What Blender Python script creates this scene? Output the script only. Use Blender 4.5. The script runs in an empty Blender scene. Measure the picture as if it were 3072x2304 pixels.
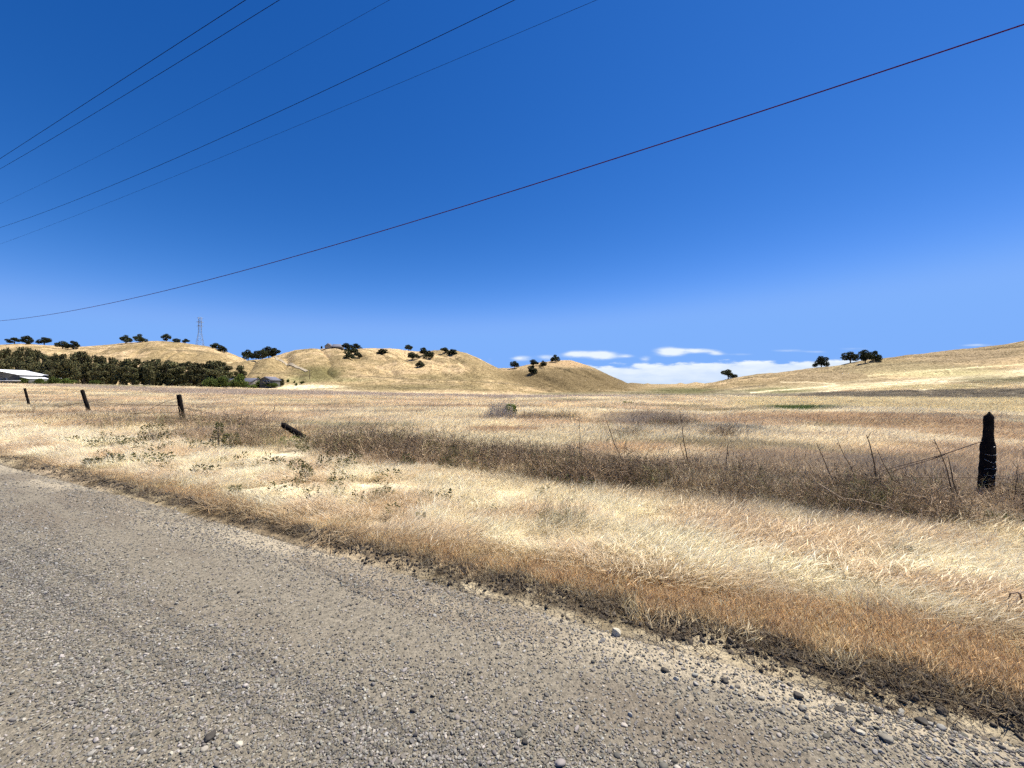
import bpy, math, random
import numpy as np

# ------------------------------------------------------------------ camera, sky, sun, exposure
SC = bpy.context.scene
COL = SC.collection
EYE = 1.6                       # eye height over the road
F = 1195.0                      # focal length in pixels of a 3072 wide frame
CX, CY = 1536.0, 1152.0
cam_d = bpy.data.cameras.new("camera"); cam = bpy.data.objects.new("camera", cam_d); COL.objects.link(cam)
cam.location = (0, 0, EYE); cam.rotation_euler = (math.radians(90), 0, 0)
cam_d.sensor_width = 36.0; cam_d.lens = F / 3072 * 36.0; cam_d.clip_start = 0.05; cam_d.clip_end = 8000
SC.camera = cam
SC.view_settings.view_transform = 'Standard'; SC.view_settings.look = 'None'
SC.view_settings.exposure = 0.85; SC.view_settings.gamma = 1.0
SUN_EL, SUN_AZ = math.radians(64), math.radians(60)      # azimuth measured from +Y towards +X
sd = bpy.data.lights.new("sun", 'SUN'); sun = bpy.data.objects.new("sun", sd); COL.objects.link(sun)
sd.energy = 5.0; sd.angle = math.radians(0.5); sd.color = (1.0, 0.95, 0.86)
sun.rotation_euler = (math.radians(90) - SUN_EL, 0, -SUN_AZ + math.pi)
SC.cycles.max_bounces = 4; SC.cycles.diffuse_bounces = 2; SC.cycles.glossy_bounces = 1
SC.cycles.transmission_bounces = 3; SC.cycles.transparent_max_bounces = 4
SC.cycles.use_adaptive_sampling = True; SC.cycles.adaptive_threshold = 0.03
SC.cycles.use_denoising = False

def build_world():
    w = bpy.data.worlds.new("World"); SC.world = w; w.use_nodes = True
    nt = w.node_tree; N = nt.nodes; L = nt.links; N.clear()
    out = N.new('ShaderNodeOutputWorld'); bg = N.new('ShaderNodeBackground')
    bg.inputs['Strength'].default_value = 0.1
    sky = N.new('ShaderNodeTexSky'); sky.sky_type = 'NISHITA'; sky.sun_disc = False
    sky.sun_elevation = SUN_EL; sky.sun_rotation = SUN_AZ
    sky.altitude = 100; sky.air_density = 1.0; sky.dust_density = 0.1; sky.ozone_density = 1.0
    def M(op, a, b=None, c=None, clamp=False):
        n = N.new('ShaderNodeMath'); n.operation = op; n.use_clamp = clamp
        for i, v in enumerate((a, b, c)):
            if v is None: continue
            if hasattr(v, 'is_linked') or hasattr(v, 'links'): L.new(v, n.inputs[i])
            else: n.inputs[i].default_value = v
        return n.outputs[0]
    sr = N.new('ShaderNodeSeparateColor'); L.new(sky.outputs[0], sr.inputs[0]); cc = N.new('ShaderNodeCombineColor')
    tc0 = N.new('ShaderNodeTexCoord'); sx0 = N.new('ShaderNodeSeparateXYZ'); L.new(tc0.outputs['Generated'], sx0.inputs[0])
    lift = M('ADD', 1.0, M('MULTIPLY', M('EXPONENT', M('MULTIPLY', M('POWER', M('DIVIDE', M('MAXIMUM', sx0.outputs[2], 0.0), 0.2), 2.0), -1.0)), 0.34))
    ex = 0.1 * 2 ** SC.view_settings.exposure          # the camera's deep saturated rendering of a clear blue sky
    for i, (k, g) in enumerate(((1.42, 2.2), (0.765, 1.22), (1.20, 1.02))):
        L.new(M('SMOOTH_MIN', M('MULTIPLY', M('POWER', M('MULTIPLY', M('MULTIPLY', sr.outputs[i], lift), 0.1), g), 1.04 * k / ex), (.215, .445, .97)[i] / ex, (.10, .12, .20)[i] / ex), cc.inputs[i])
    tc = N.new('ShaderNodeTexCoord'); sx = N.new('ShaderNodeSeparateXYZ'); L.new(tc.outputs['Generated'], sx.inputs[0])
    yy = M('MAXIMUM', sx.outputs[1], 0.02)
    u = M('DIVIDE', sx.outputs[0], yy); v = M('DIVIDE', sx.outputs[2], yy)
    cm = N.new('ShaderNodeCombineXYZ'); L.new(M('MULTIPLY', u, 14.0), cm.inputs[0]); L.new(M('MULTIPLY', v, 60.0), cm.inputs[1])
    no = N.new('ShaderNodeTexNoise'); no.inputs['Scale'].default_value = 1.0; no.inputs['Detail'].default_value = 6
    no.inputs['Roughness'].default_value = 0.6; L.new(cm.outputs[0], no.inputs['Vector'])
    n0 = M('SUBTRACT', no.outputs[0], 0.5)
    cm2 = N.new('ShaderNodeCombineXYZ'); L.new(M('MULTIPLY', u, 5.0), cm2.inputs[0]); L.new(M('MULTIPLY', v, 14.0), cm2.inputs[1])
    no2 = N.new('ShaderNodeTexNoise'); no2.inputs['Scale'].default_value = 1.3; no2.inputs['Detail'].default_value = 3
    L.new(cm2.outputs[0], no2.inputs['Vector']); n1 = M('SUBTRACT', no2.outputs[0], 0.5)
    acc = None
    for (px, py, rx, ry, s) in [(1565, 1075, 30, 9, .8), (1640, 1072, 30, 9, .6), (1725, 1063, 36, 10, 1), (1800, 1066, 46, 13, 1.15),
                                (1880, 1068, 26, 7, .55), (1935, 1077, 20, 10, .45), (2010, 1056, 44, 13, 1.15), (2085, 1052, 42, 7, .95),
                                (2146, 1057, 24, 8, .7), (2210, 1063, 60, 5, .35), (2370, 1052, 70, 5, .35), (2450, 1056, 50, 5, .3),
                                (2570, 1046, 60, 5, .35), (2930, 1036, 60, 5, .5), (1470, 1082, 10, 12, .25)]:
        a = M('POWER', M('DIVIDE', M('SUBTRACT', u, (px - CX) / F), rx / F), 2.0)
        b = M('POWER', M('DIVIDE', M('SUBTRACT', v, (CY - py) / F), ry / F), 2.0)
        e = M('MULTIPLY', M('EXPONENT', M('MULTIPLY', M('ADD', a, b), -1.0)), s)
        acc = e if acc is None else M('ADD', acc, e)
    puffs = M('ADD', acc, M('MULTIPLY', M('MULTIPLY', n0, 2.6), M('MINIMUM', acc, 1.0)))
    pa = N.new('ShaderNodeMapRange'); pa.interpolation_type = 'SMOOTHSTEP'
    pa.inputs['From Min'].default_value = 0.12; pa.inputs['From Max'].default_value = 1.0; L.new(puffs, pa.inputs['Value'])
    # low bank of cloud
    top = M('ADD', M('ADD', 0.048, M('MULTIPLY', u, 0.016)), M('MULTIPLY', n1, 0.055))
    top = M('ADD', top, M('MULTIPLY', n0, 0.04))
    dv = M('SUBTRACT', top, v)
    ba = N.new('ShaderNodeMapRange'); ba.interpolation_type = 'SMOOTHSTEP'
    ba.inputs['From Min'].default_value = -0.001; ba.inputs['From Max'].default_value = 0.009; L.new(dv, ba.inputs['Value'])
    um = N.new('ShaderNodeMapRange'); um.interpolation_type = 'SMOOTHSTEP'
    um.inputs['From Min'].default_value = 0.13; um.inputs['From Max'].default_value = 0.23; L.new(M('ADD', u, M('MULTIPLY', n0, .06)), um.inputs['Value'])
    um2 = N.new('ShaderNodeMapRange'); um2.interpolation_type = 'SMOOTHSTEP'
    um2.inputs['From Min'].default_value = 0.98; um2.inputs['From Max'].default_value = 0.82; L.new(u, um2.inputs['Value'])
    low = M('SUBTRACT', 1.0, M('MULTIPLY', M('MULTIPLY', dv, 7.0, clamp=True), 0.9))
    bank = M('MULTIPLY', M('MULTIPLY', ba.outputs[0], um.outputs[0]), M('MULTIPLY', um2.outputs[0], M('MULTIPLY', low, M('ADD', 1.0, M('MULTIPLY', n0, 1.1)))))
    al = M('MULTIPLY', M('MAXIMUM', pa.outputs[0], bank), 0.93, clamp=True)
    al = M('MULTIPLY', M('MULTIPLY', al, M('GREATER_THAN', sx.outputs[1], 0.05)), M('GREATER_THAN', sx.outputs[2], -0.02))
    mx = N.new('ShaderNodeMix'); mx.data_type = 'RGBA'; L.new(al, mx.inputs['Factor'])
    L.new(cc.outputs[0], mx.inputs['A']); mx.inputs['B'].default_value = (4.95, 5.35, 5.6, 1)
    L.new(mx.outputs['Result'], bg.inputs[0]); L.new(bg.outputs[0], out.inputs[0])
build_world()

# ------------------------------------------------------------------ helpers
R = np.random.default_rng(7)
random.seed(5)

def vnoise(x, y, seed=0):
    x = np.asarray(x, float); y = np.asarray(y, float)
    xi = np.floor(x).astype(np.int64); yi = np.floor(y).astype(np.int64); xf = x - xi; yf = y - yi
    def h(a, b):
        k = (a * 374761393 + b * 668265263 + seed * 2147483647 + 1013904223) & 0xFFFFFFFF
        k = ((k ^ (k >> 13)) * 1274126177) & 0xFFFFFFFF
        k = (k ^ (k >> 16)) & 0xFFFF
        return k / 65535.0
    sx = xf * xf * (3 - 2 * xf); sy = yf * yf * (3 - 2 * yf)
    return (h(xi, yi) * (1 - sx) + h(xi + 1, yi) * sx) * (1 - sy) + (h(xi, yi + 1) * (1 - sx) + h(xi + 1, yi + 1) * sx) * sy
def fbm(x, y, oct=4, seed=0):
    s = 0; a = .5; t = 0
    for i in range(oct):
        s = s + a * vnoise(x * 2 ** i + 17.3 * i, y * 2 ** i - 9.1 * i, seed + i); t += a; a *= .5
    return s / t
def sstep(a, b, x):
    t = np.clip((x - a) / (b - a), 0, 1); return t * t * (3 - 2 * t)

def tag(o, label=None, cat=None, group=None, kind=None):
    if label: o['label'] = label
    if cat: o['category'] = cat
    if group: o['group'] = group
    if kind: o['kind'] = kind
    return o

def mesh_np(name, V, Fc, mats=None, parent=None, cols=None, smooth=False, link=True, matidx=None):
    """V (n,3) array, Fc = list of arrays of polygons with one size each."""
    me = bpy.data.meshes.new(name)
    V = np.asarray(V, np.float32)
    if not isinstance(Fc, list) or (len(Fc) and not isinstance(Fc[0], np.ndarray)):
        sizes = {}
        for f in Fc: sizes.setdefault(len(f), []).append(f)
        Fc = [np.array(v, np.int32) for v in sizes.values()]
    loops = np.concatenate([f.ravel() for f in Fc]).astype(np.int32)
    tot = np.concatenate([np.full(len(f), f.shape[1], np.int32) for f in Fc])
    st = np.concatenate([[0], np.cumsum(tot)[:-1]]).astype(np.int32)
    me.vertices.add(len(V)); me.vertices.foreach_set('co', V.ravel())
    me.loops.add(len(loops)); me.loops.foreach_set('vertex_index', loops)
    me.polygons.add(len(tot)); me.polygons.foreach_set('loop_start', st); me.polygons.foreach_set('loop_total', tot)
    if smooth: me.polygons.foreach_set('use_smooth', np.ones(len(tot), bool))
    me.update(calc_edges=True); me.validate()
    if cols is not None:
        a = me.color_attributes.new('bcol', 'FLOAT_COLOR', 'POINT')
        c = np.ones((len(V), 4), np.float32); c[:, :3] = cols; a.data.foreach_set('color', c.ravel())
    for m in (mats if isinstance(mats, (list, tuple)) else [mats] if mats else []): me.materials.append(m)
    o = bpy.data.objects.new(name, me)
    if link: COL.objects.link(o)
    if parent: o.parent = parent
    return o

def empty(name, loc=(0, 0, 0), rz=0):
    o = bpy.data.objects.new(name, None); COL.objects.link(o); o.location = loc; o.rotation_euler = (0, 0, rz)
    o.empty_display_size = .2
    return o

class MB:
    """collects shapes that become one mesh"""
    def __init__(s): s.v = []; s.f = []; s.n = 0
    def add(s, V, Fc):
        V = np.asarray(V, float)
        s.v.append(V); s.f += [tuple(i + s.n for i in f) for f in Fc]; s.n += len(V)
    def box(s, x0, x1, y0, y1, z0, z1):
        s.add([(x0, y0, z0), (x1, y0, z0), (x1, y1, z0), (x0, y1, z0), (x0, y0, z1), (x1, y0, z1), (x1, y1, z1), (x0, y1, z1)],
              [(3, 2, 1, 0), (4, 5, 6, 7), (0, 1, 5, 4), (1, 2, 6, 5), (2, 3, 7, 6), (3, 0, 4, 7)])
    def tube(s, pts, rads, n=6, cap=True):
        pts = np.asarray(pts, float); k = len(pts)
        rads = np.full(k, rads) if np.isscalar(rads) else np.asarray(rads)
        V = []
        up = np.array([0.13, 0.07, 1.0])
        for i in range(k):
            d = pts[min(i + 1, k - 1)] - pts[max(i - 1, 0)]; d = d / (np.linalg.norm(d) + 1e-9)
            a = np.cross(d, up if abs(d[2]) < .9 else np.array([1., 0.1, 0])); a /= np.linalg.norm(a); b = np.cross(d, a)
            for j in range(n):
                t = 2 * math.pi * j / n; V.append(pts[i] + rads[i] * (math.cos(t) * a + math.sin(t) * b))
        Fc = [(i * n + j, i * n + (j + 1) % n, (i + 1) * n + (j + 1) % n, (i + 1) * n + j) for i in range(k - 1) for j in range(n)]
        if cap: Fc += [tuple(range(n))[::-1], tuple((k - 1) * n + j for j in range(n))]
        s.add(V, Fc)
    def build(s, name, mat, parent=None, smooth=False, cols=None):
        return mesh_np(name, np.concatenate(s.v), s.f, mat, parent, smooth=smooth, cols=cols)

# ------------------------------------------------------------------ materials
def new_mat(name):
    m = bpy.data.materials.new(name); m.use_nodes = True; nt = m.node_tree; nt.nodes.clear()
    return m, nt.nodes, nt.links
def noise_mat(name, c1, c2, scale=8, rough=.9, bump=.3, dist=.02, detail=5, metallic=0, spec=.3):
    m, N, L = new_mat(name)
    out = N.new('ShaderNodeOutputMaterial'); p = N.new('ShaderNodeBsdfPrincipled')
    tc = N.new('ShaderNodeTexCoord'); no = N.new('ShaderNodeTexNoise'); no.inputs['Scale'].default_value = scale; no.inputs['Detail'].default_value = detail
    L.new(tc.outputs['Object'], no.inputs['Vector'])
    cr = N.new('ShaderNodeValToRGB'); cr.color_ramp.elements[0].position = .3; cr.color_ramp.elements[1].position = .7
    cr.color_ramp.elements[0].color = (*c1, 1); cr.color_ramp.elements[1].color = (*c2, 1)
    L.new(no.outputs[0], cr.inputs[0]); L.new(cr.outputs[0], p.inputs['Base Color'])
    p.inputs['Roughness'].default_value = rough; p.inputs['Metallic'].default_value = metallic
    p.inputs['Specular IOR Level'].default_value = spec
    if bump:
        b = N.new('ShaderNodeBump'); b.inputs['Strength'].default_value = bump; b.inputs['Distance'].default_value = dist
        L.new(no.outputs[0], b.inputs['Height']); L.new(b.outputs[0], p.inputs['Normal'])
    L.new(p.outputs[0], out.inputs[0]); return m
def leaf_mat(name, trans=.35, inst=True, base=(1, 1, 1), objvar=False, rough=.8):
    """blade and leaf material: per-blade colour times a tint carried by each clump"""
    m, N, L = new_mat(name)
    out = N.new('ShaderNodeOutputMaterial')
    at = N.new('ShaderNodeAttribute'); at.attribute_name = 'bcol'; at.attribute_type = 'GEOMETRY'
    mu = N.new('ShaderNodeMix'); mu.data_type = 'RGBA'; mu.blend_type = 'MULTIPLY'; mu.inputs['Factor'].default_value = 1
    L.new(at.outputs['Color'], mu.inputs['A'])
    if inst:
        ti = N.new('ShaderNodeAttribute'); ti.attribute_name = 'tint'; ti.attribute_type = 'INSTANCER'
        L.new(ti.outputs['Color'], mu.inputs['B'])
    else: mu.inputs['B'].default_value = (*base, 1)
    col = mu.outputs['Result']
    if objvar:
        oi = N.new('ShaderNodeObjectInfo'); mr = N.new('ShaderNodeMapRange'); mr.inputs['To Min'].default_value = .7; mr.inputs['To Max'].default_value = 1.35
        L.new(oi.outputs['Random'], mr.inputs['Value'])
        m2 = N.new('ShaderNodeMix'); m2.data_type = 'RGBA'; m2.blend_type = 'MULTIPLY'; m2.inputs['Factor'].default_value = 1
        L.new(col, m2.inputs['A']); L.new(mr.outputs[0], m2.inputs['B']); col = m2.outputs['Result']
    p = N.new('ShaderNodeBsdfPrincipled'); p.inputs['Roughness'].default_value = rough; p.inputs['Specular IOR Level'].default_value = .15
    tr = N.new('ShaderNodeBsdfTranslucent'); mx = N.new('ShaderNodeMixShader'); mx.inputs[0].default_value = trans
    L.new(col, p.inputs['Base Color']); L.new(col, tr.inputs['Color'])
    L.new(p.outputs[0], mx.inputs[1]); L.new(tr.outputs[0], mx.inputs[2]); L.new(mx.outputs[0], out.inputs[0])
    return m
MAT = {}
MAT['grass'] = leaf_mat('dry_grass_blades', .5)
MAT['twig'] = leaf_mat('dead_twigs', .15)
MAT['pebble'] = leaf_mat('pebbles', 0.0, rough=.85)
MAT['oak'] = leaf_mat('oak_leaves', .12, inst=False, base=(.034, .042, .020), objvar=True)
MAT['euc'] = leaf_mat('grove_leaves', .06, inst=False, base=(.095, .095, .043), objvar=True)
MAT['green'] = leaf_mat('green_leaves', .3, inst=False, base=(.10, .14, .035), objvar=True)
MAT['weed'] = leaf_mat('weed_leaves', .3, inst=False, base=(.12, .12, .055), objvar=True)
MAT['brush'] = leaf_mat('brush_twigs', .15, inst=False, base=(.42, .37, .31))
MAT['stalk'] = leaf_mat('stalks', .05, inst=False, base=(.12, .085, .055))
MAT['bark'] = noise_mat('bark', (.06, .045, .035), (.14, .11, .085), 3, bump=.5)
MAT['post'] = noise_mat('weathered_post', (.004, .003, .003), (.014, .011, .010), 14, rough=.95, bump=.6, dist=.01, spec=.1)
MAT['wire'] = noise_mat('rusty_wire', (.10, .06, .04), (.22, .15, .10), 30, rough=.7, bump=0, metallic=.3)
MAT['palewire'] = noise_mat('pale_wire', (.35, .34, .32), (.55, .54, .5), 30, rough=.5, bump=0, metallic=.4)
MAT['cable'] = noise_mat('cable', (.006, .003, .012), (.012, .006, .02), 10, rough=1, bump=0, spec=0)
MAT['steel'] = noise_mat('galvanised_steel', (.20, .24, .30), (.30, .34, .40), 2, rough=.6, bump=0, metallic=.3)
MAT['whiteroof'] = noise_mat('white_metal_roof', (.78, .80, .82), (.86, .87, .88), .5, rough=.5, bump=0)
MAT['graywall'] = noise_mat('grey_wall', (.075, .078, .075), (.12, .12, .115), 1, rough=.8, bump=0)
MAT['beigewall'] = noise_mat('beige_wall', (.32, .29, .24), (.40, .36, .3), 1, rough=.8, bump=0)
MAT['shingle'] = noise_mat('grey_shingles', (.10, .10, .13), (.17, .17, .20), 4, rough=.9, bump=.3)
MAT['glass'] = noise_mat('window_glass', (.02, .025, .03), (.04, .045, .05), 1, rough=.1, bump=0, spec=.6)
MAT['whitepaint'] = noise_mat('white_paint', (.70, .70, .68), (.80, .80, .78), 3, rough=.6, bump=0)
MAT['stone'] = noise_mat('grey_stone', (.13, .115, .09), (.26, .235, .185), 18, rough=.9, bump=.5, dist=.01)
MAT['palestone'] = noise_mat('pale_stone', (.34, .31, .24), (.50, .46, .36), 14, rough=.9, bump=.5, dist=.01)
MAT['darkstone'] = noise_mat('dark_stone', (.035, .03, .026), (.09, .08, .065), 18, rough=.9, bump=.5, dist=.01)

# ------------------------------------------------------------------ the lie of the land
TX, TY = 0.8957, -0.4447      # direction of the road
NX, NY = 0.4447, 0.8957       # away from the road
EDGE = 2.80
def wcoord(X, Y): return NX * X + NY * Y
def scoord(X, Y): return TX * X + TY * Y

FOOT_D = 170.0
FX = np.array([-1500, 0, 300, 600, 900, 1200, 1600, 2000, 2300, 3072, 4500.])
FY = np.array([1150, 1152, 1156, 1163, 1172, 1181, 1189, 1187, 1192, 1198, 1200.])
def interp(p, x):
    p = np.array(p, float); return np.interp(x, p[:, 0], p[:, 1])
LAY = {  # crest line, crest distance, foot distance
 'left': ([(-3000, 1080), (-900, 1040), (0, 1035), (60, 1032), (100, 1033), (150, 1036), (200, 1041), (238, 1041), (300, 1036), (370, 1030), (430, 1025), (490, 1023.5),
           (550, 1028), (600, 1036), (630, 1041), (680, 1056), (721, 1073), (760, 1092), (820, 1120), (900, 1165), (960, 1190)], 430, 250),
 'knoll': ([(560, 1165), (640, 1112), (685, 1092), (718, 1087), (760, 1077), (801, 1071), (830, 1077), (870, 1092), (918, 1110), (960, 1127), (1010, 1152), (1050, 1180)], 300, 205),
 'main': ([(640, 1180), (720, 1120), (770, 1088), (800, 1076), (842, 1063), (887, 1051), (930, 1045), (1000, 1044), (1085, 1045), (1150, 1045), (1190, 1046), (1225, 1050), (1250, 1052.5), (1310, 1052.5),
           (1340, 1049), (1375, 1052.5), (1397, 1058), (1430, 1071), (1450, 1082), (1480, 1098), (1530, 1124), (1580, 1148), (1643, 1178), (1680, 1195)], 380, 190),
 'small': ([(1380, 1150), (1440, 1118), (1475, 1107), (1507, 1105), (1529, 1105), (1561, 1099.5), (1588, 1094), (1621, 1087), (1654, 1084), (1681, 1082), (1713, 1082), (1738, 1088), (1765, 1097),
            (1792, 1109), (1827, 1126), (1860, 1140), (1887, 1152), (1919, 1161), (1941, 1167), (1990, 1178), (2050, 1195)], 430, 270),
 'saddle': ([(1800, 1190), (1870, 1176), (1941, 1167), (2022, 1163), (2087, 1160), (2150, 1165), (2250, 1175), (2350, 1190)], 320, 190),
 'right': ([(2000, 1185), (2040, 1172), (2087, 1160), (2160, 1142), (2185, 1136), (2228, 1128), (2271, 1121.5), (2320, 1119), (2372, 1113), (2412, 1107), (2464, 1101), (2521, 1094),
            (2575, 1084), (2602, 1078), (2646, 1076), (2716, 1067), (2797, 1057), (2879, 1049), (2960, 1040), (3072, 1023), (3600, 960), (4600, 900)], 330, 150),
 'swell': ([(2060, 1186), (2106, 1177), (2196, 1164), (2299, 1154), (2380, 1152), (2470, 1158), (2600, 1175), (2700, 1195)], 235, 150),
 'near swell': ([(2200, 1192), (2263, 1179), (2400, 1168), (2507, 1157), (2660, 1144), (2933, 1120), (3072, 1104), (3600, 1050), (4600, 1000)], 205, 95),
}
GN_X, GN_D = 1262.0, 380.0
def field_z(px, Y):
    zf = EYE - (np.interp(px, FX, FY) - CY) / F * FOOT_D
    s = sstep(18, FOOT_D + 15, Y)
    return zf * s
def layer_raw(nm, px, Y):
    pts, dc, df = LAY[nm]
    yc = interp(pts, px)
    zc = EYE - (yc - CY) / F * dc
    base = EYE - (np.interp(px, FX, FY) + 1.0 - CY) / F * FOOT_D - .3
    s = (Y - df) / (dc - df)
    p = 1.25 if nm != 'main' else 1.5
    f = np.where(s < 1, 0.5 - 0.5 * np.cos(math.pi * np.clip(s, 0, 1) ** (1 / p)) if False else np.sin(np.clip(s, 0, 1) * math.pi / 2) ** p, 1 - .55 * np.clip(s - 1, 0, 9) ** 2)
    up = np.maximum(zc - base, 0)
    z = base - 2.0 * (1 - np.clip(up / 2.0, 0, 1)) + up * np.maximum(f, -.2)
    if nm == 'main':   # gully between the two shoulders
        X = (px - CX) / F * Y
        gx = (GN_X - CX) / F * GN_D
        z = z - 7.0 * np.exp(-((X - gx - .05 * (Y - 340)) / (9 + .08 * np.abs(Y - 380))) ** 2) * sstep(280, 330, Y) * (1 - sstep(352, 378, Y))
    return np.where(s > 0, z, -60.0)
_pxs = np.linspace(-3200, 6200, 1900)
_corr = {}
for nm, (pts, dc, df) in LAY.items():
    Ys = np.linspace(df + 5, dc + 10, 120)
    P, YY = np.meshgrid(_pxs, Ys)
    zz = layer_raw(nm, P, YY); ang = ((zz - EYE) / YY).max(0)
    tgt = (CY - interp(pts, _pxs)) / F
    _corr[nm] = (tgt - ang)
def smax(a, b, k):
    h = np.maximum(k - np.abs(a - b), 0) / k; return np.maximum(a, b) + h * h * k * .25
def road_rough(X, Y):
    w = wcoord(X, Y); s = scoord(X, Y)
    return 0.012 * (fbm(X * 1.3, Y * 1.3, 3, 3) - .5) + .02 * (fbm(s * .15, w * 1.2, 2, 9) - .5)
def H(X, Y, rough=True):
    X = np.asarray(X, float); Y = np.asarray(Y, float)
    Yc = np.maximum(Y, .3); px = np.clip(CX + F * X / Yc, -3000, 6000)
    z = field_z(px, Y)
    far = Y > 85
    if np.any(far):
        for nm in LAY:
            dc, df = LAY[nm][1], LAY[nm][2]
            l = layer_raw(nm, px, Y) + np.interp(px, _pxs, _corr[nm]) * Y * sstep(df, (dc + df) / 2, Y)
            z = np.where(far, smax(z, l, 1.2), z)
    if rough:
        w = wcoord(X, Y)
        hill = sstep(150, 230, Y)
        z = z + hill * (1.5 * (fbm(X / 14, Y / 14, 4, 21) - .5) + .6 * (fbm(X / 3.1, Y / 3.1, 2, 25) - .5))
        z = z - 2.6 * sstep(195, 260, Y) * (1 - sstep(345, 385, Y)) * (1 - np.abs(2 * fbm(X / 26 + .02 * Y, Y / 90, 3, 27) - 1) * 2.2).clip(0, 1) ** 2
        mid = sstep(3.2, 6, w) * (1 - hill)
        z = z + mid * (.22 * (fbm(X / 5, Y / 5, 3, 31) - .5)) + (1 - hill) * sstep(2.8, 3.4, w) * .05 * (fbm(X / .35, Y / .35, 3, 33) - .35)
        berm = np.exp(-((w - 2.87 - .12 * (fbm(X * .8, Y * .8, 2, 4) - .5)) / .16) ** 2)
        z = z + berm * (.035 + .05 * (fbm(X * 9, Y * 9, 3, 5) - .35)) * (Y < 80)
        z = z - .05 * (1 - sstep(2.42, 2.66, w)) * (1 - sstep(-4.6, -4.2, -w) * 0) * (w > -4.3)
    return z
def proj(X, Y, Z): return CX + F * X / Y, CY - F * (Z - EYE) / Y
def hit(px, py, ymin=2.0, ymax=520.0):
    """where the line of sight through a photo point meets the ground"""
    Y = np.concatenate([np.geomspace(ymin, 60, 500), np.linspace(60, ymax, 2300)]) if ymin < 60 else np.linspace(ymin, ymax, 1800)
    X = (px - CX) / F * Y; z = H(X, Y); r = EYE - (py - CY) / F * Y
    k = np.nonzero(z >= r)[0]
    if len(k): i = k[0]
    else:
        m = Y > 100; a = (z - EYE) / Y; a[~m] = -9; i = int(np.argmax(a))
    return np.array([X[i], Y[i], z[i]])
def W(px, py, Y): return np.array([(px - CX) / F * Y, Y, EYE - (py - CY) / F * Y])
def at_w(px, w):
    u = (px - CX) / F; Y = w / (NX * u + NY); return u * Y, Y

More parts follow.
